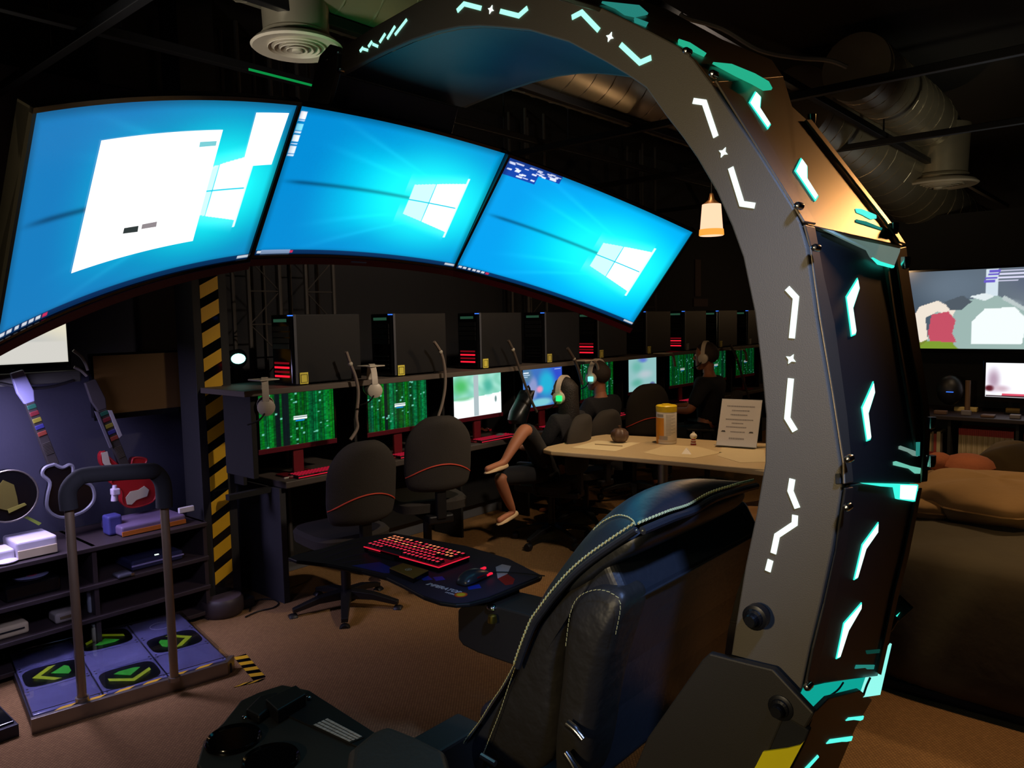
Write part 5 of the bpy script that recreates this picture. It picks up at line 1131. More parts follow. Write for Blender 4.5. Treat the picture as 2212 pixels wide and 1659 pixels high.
# toy figure, plain
p = Z3(.752, [(4.571,2.403)])[0]; t = thing('small_toy_figure', p, 'tiny white and red striped figure standing between canister and sign', 'toy')
for i in range(5): obj('figure_stripe', MB().lathe([(.001, 0), (.018 - .001 * i, 0), (.018 - .001 * i, .008), (.001, .008)], 18, p + Vector((0, 0, i * .008))), [mat('toy_red', 'b02824', .5), mat('toy_white', 'e8e0d0', .5)][i % 2], t, smooth=True)
obj('figure_head', MB().ball(p + Vector((0, 0, .057)), (.024, .024, .021)), MATS['toy_white'], t, smooth=True)
obj('figure_collar', MB().ball(p + Vector((-.006, -.008, .05)), (.014, .014, .008)), mat('toy_yellow', 'd8c860', .5), t, smooth=True)
obj('figure_cap', MB().tube([p + Vector((0, 0, .07)), p + Vector((.003, 0, .085))], .008, 8), MATS['toy_white'], t, smooth=True)
# standing acrylic sign
A_, B_ = [Vector(v) for v in Z3(.752, [(4.619,2.266),(4.663,2.011)])]
xd = (B_ - A_).normalized(); W0 = (B_ - A_).length; back = Vector((-xd.y, xd.x, 0))
if back.dot(Vector((.75, .65, 0))) < 0: back = -back
up = (Vector((0, 0, 1)) + back * .22 + xd * .05).normalized(); nrm = xd.cross(up).normalized(); HS = .31
t = thing('sign_holder', A_, 'white notice in a slanted clear acrylic sign holder on the pale table', 'sign')
def sp(u, v, d=0.0): return A_ + xd * (u * W0) + up * (v * HS) + nrm * d
if nrm.dot(Vector((-.75, -.65, 0))) < 0: nrm = -nrm
obj('acrylic_holder', MB().prism([sp(0, 0, -.004), sp(1, 0, -.004), sp(1.02, 1, -.004), sp(0.02, 1, -.004)], [sp(0, 0, -.001), sp(1, 0, -.001), sp(1.02, 1, -.001), sp(.02, 1, -.001)]), mat('acrylic_clear', 'c8ccd0', .12), t)
obj('notice_sheet', MB().prism([sp(.01, .01, -.001), sp(.99, .01, -.001), sp(1.01, .985, -.001), sp(.03, .985, -.001)], [sp(.01, .01), sp(.99, .01), sp(1.01, .985), sp(.03, .985)]), mat('notice_white', 'e0dcdc', .3, var=.02), t)
obj('holder_foot', MB().prism([sp(0, 0, 0), sp(1, 0, 0), sp(1, 0, .05), sp(0, 0, .05)], [sp(0, .01, 0), sp(1, .01, 0), sp(1, .01, .05), sp(0, .01, .05)]), MATS['acrylic_clear'], t)
for (u0, u1, v) in ((.17, .86, .85), (.3, .74, .76), (.28, .7, .67), (.17, .85, .57), (.33, .62, .49), (.2, .7, .41), (.32, .68, .31), (.3, .68, .17)):
    hv = .012 if v > .2 else .018
    m = MB(); s_ = u0; rng = random.Random(int(v * 100))
    while s_ < u1:
        w_ = .02 + rng.random() * .03; e_ = min(u1, s_ + w_); m.prism([sp(s_, v - hv), sp(e_, v - hv), sp(e_, v + hv), sp(s_, v + hv)], [sp(s_, v - hv, .0006), sp(e_, v - hv, .0006), sp(e_, v + hv, .0006), sp(s_, v + hv, .0006)]); s_ = e_ + .006
    obj('printed_line', m, mat('notice_grey', '9a9698', .6), t)
for u in (.14, .83): obj('printed_mark', MB().prism([sp(u - .06, .3), sp(u + .06, .3), sp(u + .04, .33), sp(u - .03, .33)], [sp(u - .06, .3, .0006), sp(u + .06, .3, .0006), sp(u + .04, .33, .0006), sp(u - .03, .33, .0006)]), mat('notice_dark', '3a3838', .6), t)

# ---------------------------------------------------------------- left side: game wall
tv1 = flatscreen('wall_television', 'wall television showing a cream and orange picture at the left edge', 'television', .55, .91, .52, 4.25, 1.432, blobs((.93, .9, .8), [(.78, .52, .12, .2, (1, .99, .97), .5), (.9, .6, .12, .08, (.9, .35, .2), .5), (.7, .1, .5, .3, (.8, .8, .78), .6)], [(0, 1, 0, .2, (.86, .85, .82))]), None, False, .85, 110, 62, False, 1.43)
obj('wall_bracket', MB().box(.9, 1.1, 4.28, 4.42, 1.6, 1.8), plastic, tv1)
tag(obj('sound_bar', MB().box(.5, 1.5, 4.2, 4.28, 1.33, 1.39), mat('soundbar_grey', '3a3a34', .6), bev=.008), 'long dark sound bar mounted below the left wall television', 'speaker')
tv2 = flatscreen('wall_television', 'switched-off dark television beside the striped post', 'television', 1.565, .6, .305, 4.22, 1.15, None, None, False, 1, 2, 2, False, 1.15)
obj('dark_screen', MB().box(1.565, 2.165, 4.216, 4.219, 1.15, 1.455), mat('dark_brown_screen', '5a4220', .3, spec=.6), tv2)
obj('wall_bracket', MB().box(1.8, 1.95, 4.25, 4.42, 1.25, 1.35), plastic, tv2)
for P, lab in (([(1.469,1.489),(1.503,1.457),(1.523,1.42),(1.532,1.384)], 'short grey cable beside the dark television, upper one'), ([(1.468,1.405),(1.499,1.386),(1.526,1.356)], 'short grey cable beside the dark television, lower one'), ([(1.139,1.348),(1.252,1.317),(1.353,1.314),(1.46,1.338)], 'black cable sagging under the sound bar')):
    c = tag(obj('wall_cable', MB().tube(smoothline(B3(4.2, P), 5), .008, 6), mat('cable_grey2', '6a645c', .6) if 'grey' in lab else plastic, smooth=True), lab, 'cable')
def guitar(lab, neck, body, bodym, rimm, b=4.17, heady=None, frets=True):
    o = B3(b, neck); t = thing('toy_guitar', o[-1], lab, 'guitar')
    n0, n1 = o[0], o[-1]; u = (n1 - n0).normalized(); sd = Vector((-u.z, 0, u.x))
    obj('neck', MB().ext([n0 + sd * .02, n1 + sd * .024, n1 - sd * .024, n0 - sd * .02], (0, .03, 0)), mat('guitar_neck', '2a2624', .5), t, bev=.003)
    obj('headstock', MB().ext([n0 + sd * .022, n0 + sd * .035 - u * .05, n0 + sd * .025 - u * .16, n0 - sd * .03 - u * .16, n0 - sd * .035 - u * .06, n0 - sd * .022], (0, .025, 0)), heady or mat('guitar_head', '3a3638', .5), t, bev=.004)
    L = (n1 - n0).length
    for i, c in enumerate(('184a3a', '5a1a20', '6a6420', '282860', '6a2c20')):
        q = n0 + u * (L * .06 + i * .035); obj('fret_button', MB().box(-.02, .02, -.006, 0, -.011, .011).xf(Matrix.Translation(q) @ Matrix.Rotation(math.atan2(sd.z, sd.x), 4, 'Y').inverted()), mat('fret_' + c, c, .4), t, bev=.003)
    m = MB()
    if frets:
        for i in range(9):
            q = n0 + u * (L * .06 + .19 + i * (L * .8 - .2) / 9); m.tube([q + sd * .018 - Vector((0, .003, 0)), q - sd * .018 - Vector((0, .003, 0))], .0015, 4)
        obj('fret_wires', m, steel, t)
    P = smoothline(B3(b, body) + [B3(b, body)[0]], 4)[:-1]
    obj('body', MB().ext(P, (0, .05, 0)), bodym, t, bev=.006)
    obj('body_binding', MB().tube(P + [P[0]], .005 if rimm is None else .009, 6), rimm or bodym, t, smooth=True)
    return t
guitar('black toy guitar with pale binding hanging left of the red guitar', [(1.252,1.246),(1.339,0.928)], [(1.339,0.9326),(1.297,0.9231),(1.283,0.891),(1.313,0.8468),(1.299,0.7847),(1.293,0.728),(1.317,0.6837),(1.368,0.659),(1.455,0.6718),(1.508,0.7211),(1.506,0.789),(1.47,0.8193),(1.421,0.8326),(1.421,0.9032),(1.405,0.9199),(1.373,0.911)], gloss, mat('grey_binding', '66666e', .4), heady=mat('pale_head', '7c7ca0', .4))
g2 = guitar('red and white toy guitar hanging beside the striped post', [(1.579,1.179),(1.675,0.8626)], [(1.587,0.9374),(1.573,0.9637),(1.556,0.9421),(1.562,0.8929),(1.6,0.8551),(1.626,0.8215),(1.597,0.7971),(1.645,0.7443),(1.646,0.6823),(1.681,0.6479),(1.754,0.6435),(1.815,0.6673),(1.824,0.7497),(1.792,0.7934),(1.74,0.8148),(1.782,0.8758),(1.774,0.8972),(1.716,0.9059),(1.7,0.8462),(1.669,0.834),(1.637,0.8811)], mat('guitar_red', '8a181c', .3), None)
obj('pick_guard', MB().ext(B3(4.165, [(1.664,0.7043),(1.689,0.7319),(1.732,0.7339),(1.763,0.7486),(1.786,0.7242),(1.774,0.6909),(1.717,0.6816),(1.692,0.6615),(1.669,0.6661)]), (0, .004, 0)), mat('guard_cream', 'a8a08c', .4), g2)
obj('pick_guard', MB().ext(B3(4.165, [(1.557,0.9592),(1.587,0.9622),(1.597,0.9001),(1.615,0.8703),(1.588,0.8699),(1.56,0.9057)]), (0, .004, 0)), MATS['guard_cream'], g2)
obj('white_neck_edge', MB().ext(B3(4.16, [(1.602,1.175),(1.62,1.173),(1.663,1.037),(1.648,1.025)]), (0, .01, 0)), mat('pale_edge', '8a888a', .5), g2)
obj('white_neck_edge', MB().ext(B3(4.16, [(1.537,1.177),(1.55,1.171),(1.611,0.9835),(1.599,0.9778)]), (0, .01, 0)), mat('dim_edge', '54525a', .5), g2)
g3 = thing('toy_drum', B3(4.1, [(1.126,0.8158)])[0], 'black toy drum guitar with yellow front at the left edge', 'drum')
c = B3(4.1, [(1.108,0.8302)])[0]
obj('drum_shell', MB().lathe([(.001, -.03), (.115, -.03), (.12, -.02), (.12, .04), (.001, .04)], 36, c, 'y'), gloss, g3, smooth=True)
obj('yellow_patch', MB().ext([v + Vector((0, -.035, 0)) for v in B3(4.1, [(1.089,0.91),(1.13,0.881),(1.139,0.8198),(1.142,0.7795),(1.094,0.767),(1.055,0.7859),(1.065,0.8817)])], (0, .006, 0)), mat('dull_yellow', '4e4614', .5), g3)
obj('yellow_patch', MB().ext([v + Vector((0, -.038, 0)) for v in B3(4.1, [(1.095,0.7714),(1.168,0.7878),(1.175,0.7775),(1.101,0.7525)]) ], (0, .006, 0)), mat('bright_dull_yellow', '6e6826', .5), g3)
obj('drum_rim', MB().tube([c + Vector((.12 * math.cos(a), -.03, .12 * math.sin(a))) for a in [2 * PI * i / 32 for i in range(33)]], .004, 6), steel, g3, smooth=True)
obj('green_tab', MB().ext(B3(4.08, [(1.165,0.7158),(1.181,0.7192),(1.237,0.6736),(1.224,0.6651)]), (0, .006, 0)), mat('tab_green', '6a7a20', .6), g3)
# media shelf unit
ms = thing('media_shelf', (1.4, 4.1, 0), 'dark open media shelf full of game consoles below the guitars', 'shelf')
shm = mat('dark_shelf_wood', '33292a', .5)
for z, f in ((.545, 3.92), (.36, 3.92), (.2, 3.92), (.05, 3.95)):
    obj('shelf_board', MB().box(.35, 1.98, f, 4.38, z - .022, z), shm, ms, bev=.003)
for x in (.35, 1.40, 1.96): obj('shelf_side', MB().box(x, x + .022, 3.94, 4.38, 0, .545), shm, ms, bev=.002)
obj('shelf_back', MB().box(.35, 1.98, 4.38, 4.395, 0, .545), matte, ms)
def console(name, lab, cat, P, h, z, m, b=3.96, dp=.2, **k):
    xs = [p[0] for p in P]; t = thing(name, ((min(xs) + max(xs)) / 2, b + dp / 2, z), lab, cat)
    obj('case', MB().box(min(xs), max(xs), b, b + dp, z, z + h), m, t, bev=.012, seg=3); return t, min(xs), max(xs)
t, a, b_ = console('game_console', 'white game console with four front ports on top of the media shelf', 'console', [(1.091,0.6172),(1.262,0.5985)], .085, .548, mat('console_white', 'c8c0cc', .4))
for i in range(3): obj('port', MB().box(a + .08 + i * .03, a + .098 + i * .03, 3.957, 3.962, .568, .58), mat('port_brown', '6a5a40', .5), t)
obj('front_strip', MB().box(a + .004, b_ - .004, 3.955, 3.963, .552, .592), mat('console_cream', 'c0b090', .4), t, bev=.002)
t, a, b_ = console('game_controller', 'white controller beside the white console at the left edge', 'controller', [(0.9895,0.638),(1.088,0.6251)], .06, .548, mat('console_white', 'c8c0cc', .4), 3.97, .12)
obj('grip', MB().ball((a + .06, 3.97, .556), (.05, .04, .012)), MATS['console_white'], t, smooth=True)
t, a, b_ = console('purple_console_box', 'purple and orange flat box on top of the media shelf', 'box', [(1.558,0.5964),(1.891,0.5609)], .05, .548 + .0, mat('purple_box', '6a5a7a', .45), 3.98, .26)
obj('orange_side', MB().box(a + .003, b_ - .003, 3.975, 3.982, .55, .572), mat('box_orange', 'b0601c', .5), t)
t, a, b_ = console('blue_microphone_box', 'small blue box with a pale microphone leaning below the red guitar', 'box', [(1.524,0.664),(1.595,0.6612)], .1, .548, mat('violet_blue_box', '3c3c78', .5), 4.05, .08)
obj('pale_handle', MB().tube(B3(4.07, [(1.568,0.7189),(1.575,0.7991)]), [.016, .01], 10), mat('pale_mic', 'b4a8b8', .4), t, smooth=True)
obj('mic_head', MB().box(*[v for v in (B3(4.07, [(1.557,0.7975)])[0].x, B3(4.07, [(1.595,0.7907)])[0].x)], 4.05, 4.09, .548 + .2, .548 + .235), MATS['pale_mic'], t, bev=.006)
t = tag(obj('white_letter_badge', MB().box(*[v[0] for v in [(1.867,0.6005),(1.951,0.5833)]], 4.0, 4.02, .6, .63), mat('badge_white', 'd0ccd4', .5), bev=.004), 'small white badge standing at the right end of the media shelf', 'badge')
t, a, b_ = console('game_console', 'glossy black console with a round disc lid on the middle shelf', 'console', [(1.038,0.4571),(1.269,0.4267)], .075, .36, gloss, 3.97, .24)
obj('disc_lid', MB().lathe([(.001, .004), (.07, .004), (.075, 0)], 36, ((a + b_) / 2 + .02, 4.08, .437)), mat('disc_grey', '6c6c88', .15), t, smooth=True)
obj('disc_emblem', MB().lathe([(.001, .003), (.022, .003), (.022, 0)], 24, ((a + b_) / 2 + .02, 4.06, .4405)), mat('disc_red', 'a04058', .4), t, smooth=True)
t, a, b_ = console('game_console', 'glossy black console with a blue sheen on the right middle shelf', 'console', [(1.593,0.3631),(1.862,0.3167)], .05, .362, mat('blue_gloss', '2a2c48', .1), 3.97, .24)
obj('front_line', MB().box(a, b_, 3.966, 3.972, .385, .392), mat('violet_line', '8a84b8', .3), t)
obj('status_light', MB().box(b_ - .14, b_ - .12, 3.99, 4.0, .412, .415), white_led, t)
t, a, b_ = console('game_console', 'white slim console with a black slot on the lowest shelf at the left edge', 'console', [(0.9045,0.3163),(1.123,0.2797)], .055, .2, mat('slim_white', 'c4b490', .4), 3.97, .2)
obj('disc_slot', MB().box(a + .02, b_ - .02, 3.966, 3.972, .228, .234), matte, t)
t, a, b_ = console('white_adapter', 'white boxy adapter on the lowest shelf behind the left pole', 'adapter', [(1.232,0.2907),(1.349,0.2716)], .05, .2, mat('adapter_grey', '9c948c', .5), 3.97, .1)
obj('socket', MB().box(a + .02, a + .07, 3.966, 3.972, .22, .232), mat('port_brown', '6a5a40', .5), t)
t, a, b_ = console('game_remote', 'small dark remote lying before the blue sheen console', 'remote', [(1.499,0.3844),(1.571,0.3697)], .02, .362, mat('remote_grey', '44444c', .3), 3.9, .08)
obj('remote_end', MB().box(b_ - .01, b_ + .005, 3.9, 3.96, .366, .378), chrome, t)
t, a, b_ = console('glass_tube', 'pale upright glass tube on the lowest shelf', 'tube', [(1.387,0.2625),(1.41,0.2556)], .11, .2, mat('pale_glass', '8a9098', .2), 3.99, .03)
obj('tube_cap', MB().box(a, b_, 3.99, 4.02, .31, .315), steel, t)
# small metal canister with cream column by the pad
t, a, b_ = console('cream_bottle', 'small cream bottle standing on the floor shelf behind the pad', 'bottle', [(1.388,0.1671),(1.415,0.1585)], .09, .05, mat('cream_bottle', '8e8c74', .5), 3.96, .03)
obj('bottle_cap', MB().box(a + .004, b_ - .004, 3.965, 3.985, .14, .15), white_p, t)

# dance pad
PX0, PX1, PY0, PY1, PZ = .96, 1.74, 3.07, 3.78, .06
pad = thing('dance_pad', (1.4, 3.5, 0), 'metal rimmed dance pad with green arrow panels and clear cover', 'dance pad')
PT = Matrix.Translation((.935, 3.375, 0)) @ Matrix.Rotation(math.radians(-10), 4, 'Z')
PWd, PDp = .8, .79
obj('pad_base', MB().box(.004, PWd - .004, .01, PDp, 0, PZ - .016, PT), mat('pad_base', '2c2a34', .5), pad, bev=.004)
obj('metal_rim', MB().box(0, PWd - .03, -.008, .012, .0, PZ + .003, PT).ext([PT @ Vector(p) for p in ((PWd - .03, -.008, 0), (PWd + .02, .05, 0), (PWd, .06, 0), (PWd - .04, .012, 0))], (0, 0, PZ + .003)), steel, pad, bev=.001)
bl = mat('pad_blue_acrylic', '8484b8', .15, var=.35, vscale=6, coat=1.0); dk = mat('pad_dark_panel', '15171a', .15, coat=1.0)
gy = mat('arrow_yellow_green', 'a8c020', .4, emit=.1); gg = mat('arrow_green', '38b030', .4, emit=.1)
cw, chh = .252, .245; gx, gy0 = .012, .035
def padcell(i, j, dark):
    x0, y0 = gx + i * (cw + .006), gy0 + j * (chh + .006)
    f = obj('pad_tile', MB().box(x0, x0 + cw, y0, y0 + chh, PZ - .014, PZ, PT), bl, pad, bev=.003)
    for sx in (.012, cw - .012):
        for sy in (.012, chh - .012):
            obj('tile_screw', MB().lathe([(.001, .003), (.005, .002), (.005, 0)], 8, tuple(PT @ Vector((x0 + sx, y0 + sy, PZ)))), chrome, f)
    if dark is None:
        if (i, j) == (2, 2): obj('ring_print', MB().tube([PT @ Vector((x0 + cw / 2 + .05 * math.cos(a), y0 + chh / 2 + .05 * math.sin(a), PZ + .001)) for a in [2 * PI * k / 28 for k in range(29)]], .002, 5), mat('pale_violet', 'a8a8d8', .3), f)
        return
    m = MB().ext([PT @ Vector((x0 + cw / 2 + cw * .46 * math.copysign(abs(math.cos(a)) ** .5, math.cos(a)), y0 + chh / 2 + chh * .44 * math.copysign(abs(math.sin(a)) ** .5, math.sin(a)), PZ)) for a in [2 * PI * k / 24 for k in range(24)]], (0, 0, .002))
    obj('dark_inset', m, dk, f)
    T = PT @ Matrix.Translation((x0 + cw / 2, y0 + chh / 2, PZ + .002)) @ Matrix.Rotation(dark, 4, 'Z')
    ch = [(-.085, -.01), (0, .06), (.085, -.01), (.085, .02), (0, .092), (-.085, .02)]
    obj('arrow_chevron', MB().ext([T @ Vector((x, y - .01, 0)) for x, y in ch], (0, 0, .001)), gy, f)
    obj('arrow_head', MB().ext([T @ Vector((x, y - .01, 0)) for x, y in ((-.055, -.04), (0, .02), (.055, -.04), (.03, -.055), (-.03, -.055))], (0, 0, .001)), gg, f)
for i in range(3):
    for j in range(3):
        padcell(i, j, {(1, 0): PI, (0, 1): PI / 2, (2, 1): -PI / 2, (1, 2): 0}.get((i, j)))
for k in range(6):
    x = .08 + k * .11
    obj('yellow_tape_stripe', MB().ext([PT @ Vector(p) for p in ((x, .012, PZ + .001), (x + .06, .012, PZ + .001), (x + .09, .034, PZ + .001), (x + .03, .034, PZ + .001))], (0, 0, .001)), yellow, pad)
obj('clear_cover', MB().box(.01, PWd - .01, .04, PDp - .01, PZ + .008, PZ + .011, PT), mat('clear_cover', 'ffffff', .03, trans=1.0, var=0), pad)
# second pad at the left edge
pad2 = thing('dance_pad', (.55, 3.5, 0), 'second dance pad whose corner shows at the left edge', 'dance pad')
obj('pad_base', MB().box(.1, .9, 3.4, 4.05, 0, .05), mat('pad_base', '2c2a34', .5), pad2, bev=.004)
for i in range(3):
    for j in range(3): obj('pad_tile', MB().box(.12 + i * .26, .37 + i * .26, 3.42 + j * .21, 3.62 + j * .21, .05, .06), bl if (i + j) % 2 else dk, pad2, bev=.003)
# rail with two poles
rail = thing('pad_rail', (1.23, 3.2, 0), 'two upright steel poles with a black padded bar behind the pad front', 'rail')
b0 = Z3(.0, [tuple(v) for v in [(1.125,3.375)]])[0]; b1 = Z3(0, [tuple(v) for v in [(1.454,3.252)]])[0]
pm = mat('pole_metal', 'a08c70', .38, .8)
for b, zt in ((b0, .9), (b1, .9)):
    obj('pole', MB().tube([(b.x, b.y, .062), (b.x, b.y, zt)], .018, 18), pm, rail, smooth=True)
    obj('pole_collar', MB().tube([(b.x, b.y, .062), (b.x, b.y, .08)], .026, 18), steel, rail, smooth=True)
obj('padded_bar', MB().tube(smoothline([(b0.x, b0.y, .87), (b0.x - .0, b0.y + .0, .94), (b0.x + .03, b0.y - .01, .985), (b0.x + .08, b0.y - .02, 1.0), (b1.x - .08, b1.y - .01, 1.0), (b1.x - .03, b1.y, .985), (b1.x, b1.y, .93), (b1.x, b1.y, .83)], 4), .034, 14), mat('black_foam', '0c0c0c', .9), rail, smooth=True)
# striped tape on carpet
def floortape(name, quad, n, lab):
    q = [Vector((p[0], p[1], .001)) for p in quad]; t = thing(name, q[0], lab, 'tape')
    obj('black_tape', MB().ext(q, (0, 0, .001)), gloss, t)
    for k in range(n):
        a = k / n; b = a + .5 / n; o = .25 / n
        P = [q[0].lerp(q[3], a), q[1].lerp(q[2], min(1, a + o)), q[1].lerp(q[2], min(1, b + o)), q[0].lerp(q[3], b)]
        obj('yellow_tape_stripe', MB().ext([p + Vector((0, 0, .0012)) for p in P], (0, 0, .0006)), yellow, t)
floortape('floor_tape', [(1.805,3.388),(1.864,3.38),(1.791,3.082),(1.738,3.098)], 4, 'longer strip of yellow and black tape on the carpet right of the pad')
floortape('floor_tape', [(1.645,3.102),(1.683,3.11),(1.782,3.071),(1.748,3.064)], 2, 'short strip of yellow and black tape joining the longer strip')
# round black speaker with cable
c = Z3(0, [(2.066,3.911)])[0] + Vector((0, .06, 0))
t = thing('round_speaker', c, 'low round black speaker on the carpet below the striped post', 'speaker')
obj('drum_body', MB().lathe([(.001, 0), (.1, 0), (.112, .02), (.112, .085), (.1, .1), (.001, .102)], 36, c), mat('speaker_brown', '3a3030', .5), t, smooth=True)
obj('top_mesh', MB().lathe([(.001, .104), (.095, .103), (.1, .1)], 36, c), mat('mesh_mauve', '4c3f46', .7), t, smooth=True)
obj('power_plug', MB().box(c.x + .1, c.x + .17, c.y - .05, c.y + .02, 0, .06), plastic, t, bev=.008)
tag(obj('floor_cable', MB().tube(smoothline([Vector((p[0], p[1], .006)) for p in [(2.17,3.866),(2.243,3.966),(2.308,3.977),(2.35,3.923),(2.337,3.845),(2.278,3.806),(2.202,3.825),(2.107,3.806)]], 5), .004, 6), plastic, smooth=True), 'thin black cable looping on the carpet beside the round speaker', 'cable')

# ---------------------------------------------------------------- right side: stream wall and bean bags
def streamimg(u, v):
    f = blobs(lambda u, v: np.stack([.28 + .2 * u, .34 + .18 * u, .4 + .16 * u], -1), [(.3, .8, .35, .4, (.4, .46, .52), .9), (.8, .85, .25, .3, (.36, .4, .48), .9), (.56, .55, .2, .1, (.8, .86, .88), .8), (.06, .08, .2, .12, (.5, .55, .2), .8)], [(.5, .58, .6, 1.0, (.84, .9, .94))])
    img = f(u, v)
    for P, c in (([(.12, .0), (.18, .5), (.36, .62), (.58, .66), (.75, .5), (.76, .0)], (.62, .72, .7)), ([(.42, .06), (.42, .34), (.5, .5), (.68, .52), (.76, .36), (.73, .06)], (.97, 1, 1)), ([(.0, .3), (.08, .55), (.2, .62), (.32, .5), (.3, .42), (.2, .48), (.12, .4), (.14, .12), (.09, .08)], (.95, .9, .84)),
            ([(.16, .44), (.27, .48), (.32, .36), (.3, .2), (.33, .08), (.16, .06), (.14, .2)], (.78, .32, .4)), ([(.24, .6), (.36, .68), (.42, .6), (.36, .5), (.28, .5)], (.32, .36, .4)), ([(.4, .66), (.5, .7), (.56, .66), (.5, .6)], (.9, .94, .95)),
            ([(.06, .0), (.14, .1), (.3, .08), (.34, .0)], (.5, .62, .2)), ([(.6, .62), (.78, .42), (.8, .44), (.62, .66)], (.75, .8, .8))):
        q = inpoly(u, v, P); img[q] = c
    for x0, x1, y in ((.59, .98, .965), (.585, .85, .925), (.57, .9, .885), (.56, .7, .845)):
        q = (u > x0 - .07) & (u < x0) & (np.abs(v - y) < .013); img[q] = (.42, .36, .8); q = (u > x0) & (u < x1) & (np.abs(v - y) < .009); img[q] = (.88, .88, .98)
    q = (u > .78) & (v > .16) & (v < .54); img[q] = (.03, .04, .06)
    d = np.sqrt(((u - .93) / .07) ** 2 + ((v - .36) / .15) ** 2); a = ss(1, .7, d)[..., None]; img = img * (1 - a) + np.array((.86, .5, .42)) * a
    q = (np.abs(v - .41) < .02) & (np.abs(u - .91) < .05); img[q] = (.3, .1, .12)
    return img
def facing_screen(name, lab, cat, x, y0, y1, z0, z1, fn, st, nx=120, ny=68, deskz=None):
    t = thing(name, (x, (y0 + y1) / 2, z0), lab, cat)
    obj('housing', MB().box(x + .003, x + .05, min(y0, y1) - .02, max(y0, y1) + .02, z0 - .03, z1 + .02), gloss, t, bev=.005)
    picture('screen', fn, nx, ny, lambda u, v: np.stack([np.full_like(u, x), y0 + (y1 - y0) * u, z0 + (z1 - z0) * v], 1), t, st)
    obj('lower_bezel', MB().box(x - .004, x + .003, min(y0, y1) - .02, max(y0, y1) + .02, z0 - .035, z0), gloss, t)
    if deskz:
        obj('stand_neck', MB().box(x + .02, x + .05, (y0 + y1) / 2 - .04, (y0 + y1) / 2 + .04, deskz, z0), gloss, t)
        obj('stand_foot', MB().box(x - .08, x + .12, (y0 + y1) / 2 - .13, (y0 + y1) / 2 + .13, deskz, deskz + .015), gloss, t, bev=.004)
    else: obj('wall_bracket', MB().box(x + .05, x + .3, (y0 + y1) / 2 - .1, (y0 + y1) / 2 + .1, z0 + .2, z0 + .4), plastic, t)
    return t
facing_screen('large_television', 'large television showing a grey stream picture at the right edge', 'television', 7.0, 1.72, .62, 1.295, 1.92, streamimg, .9, 160, 90)
whitepg = blobs((.97, .97, 1), [(.1, .5, .12, .5, (.7, .6, .68), .9), (.05, .25, .08, .12, (.35, .1, .15), .6), (.2, .25, .15, .15, (.8, .7, .75), .9)], [(.2, .6, .05, .11, (.85, .3, .4)), (0, 1, 0, .05, (.2, .1, .12))])
facing_screen('desktop_monitor', 'smaller white lit monitor below the large right television', 'monitor', 6.95, 1.14, .6, .925, 1.19, whitepg, 1.0, 90, 50, .8)
dsk = thing('side_desk', (6.9, 1.1, 0), 'dark desk with storage bays below the large right television', 'desk')
obj('desk_top', MB().box(6.55, 7.3, .1, 2.2, .77, .8), mat('desk_maroon', '1e1012', .6), dsk, bev=.004)
obj('bay_shelf', MB().box(6.6, 7.3, .1, 2.2, .41, .44), MATS['desk_maroon'], dsk)
obj('bay_back', MB().box(7.0, 7.02, .1, 2.2, 0, .77), matte, dsk)
for y in (.1, .86, 1.3, 2.18): obj('bay_divider', MB().box(6.58, 7.02, y, y + .02, 0, .77), matte, dsk)
obj('stream_wall', MB().box(7.3, 7.34, -1.5, 2.3, 0, 2.4), matte, dsk)
rng = random.Random(12)
cols = ['8a7a50', 'c0a878', '5a3a2c', 'a89468', '70604a', '9a3a30', 'b8a880', '4a4038']
y = 1.66; i = 0
while y > 1.38:
    w_ = .012 + rng.random() * .014; hgt = .2 + rng.random() * .02
    bk = thing('book', (6.72, y, .44), 'thin worn book standing in the left storage bay under the television', 'book', 'books in the left storage bay')
    obj('cover', MB().box(6.66, 6.86, y - w_, y, .44, .44 + hgt), mat('book_' + cols[i % 8], cols[i % 8], .7), bk)
    obj('spine_band', MB().box(6.658, 6.66, y - w_, y, .46, .5), mat('book_band', '8a2a28', .7), bk)
    y -= w_ + .001; i += 1
for (ya, yb, bay) in ((1.26, .9, 'middle'), (.84, .5, 'right')):
    y = ya; i = 0
    while y > yb:
        w_ = .011
        bk = thing('magazine', (6.72, y, .44), 'cream spined magazine with red top standing in the %s storage bay' % bay, 'magazine', 'magazines in the %s bay' % bay)
        obj('cover', MB().box(6.66, 6.86, y - w_, y, .44, .7), mat('mag_cream%d' % (i % 3), ['b8a480', 'aa966e', 'c0ac88'][i % 3], .7), bk)
        obj('red_band', MB().box(6.657, 6.86, y - w_, y, .65, .701), mat('mag_red', 'a02c28', .6), bk)
        obj('red_band', MB().box(6.657, 6.66, y - w_, y, .44, .36), mat('mag_red', 'a02c28', .6), bk)
        y -= w_ + .001; i += 1
for P, c, lab in (([(6.916,1.277)][0], 'c0a868', 'small tan box on the side desk'), ([(7.019,0.9405)][0], 'b08c48', 'tan wooden block on the side desk at the right edge')):
    t = tag(obj('desk_box', MB().box(P[0], P[0] + .06, P[1] - .09, P[1] + .07, .8, .835), mat('deskbox_' + c, c, .6), bev=.006), lab, 'box')
q = [(1.25,1.129)][0]; t = thing('dark_speaker', (6.9, q[0], .8), 'dark round-headed device with blue light under the television', 'speaker')
obj('device_stand', MB().tube([(6.9, q[0], .8), (6.9, q[0], 1.05)], .02, 10), mat('tan_stand', '6a5038', .6), t, smooth=True)
obj('device_body', MB().ball((6.88, q[0] + .12, .97), (.08, .1, .12)), plastic, t, smooth=True)
obj('blue_light', MB().box(6.79, 6.8, q[0] + .08, q[0] + .13, .96, .965), blue_led, t)
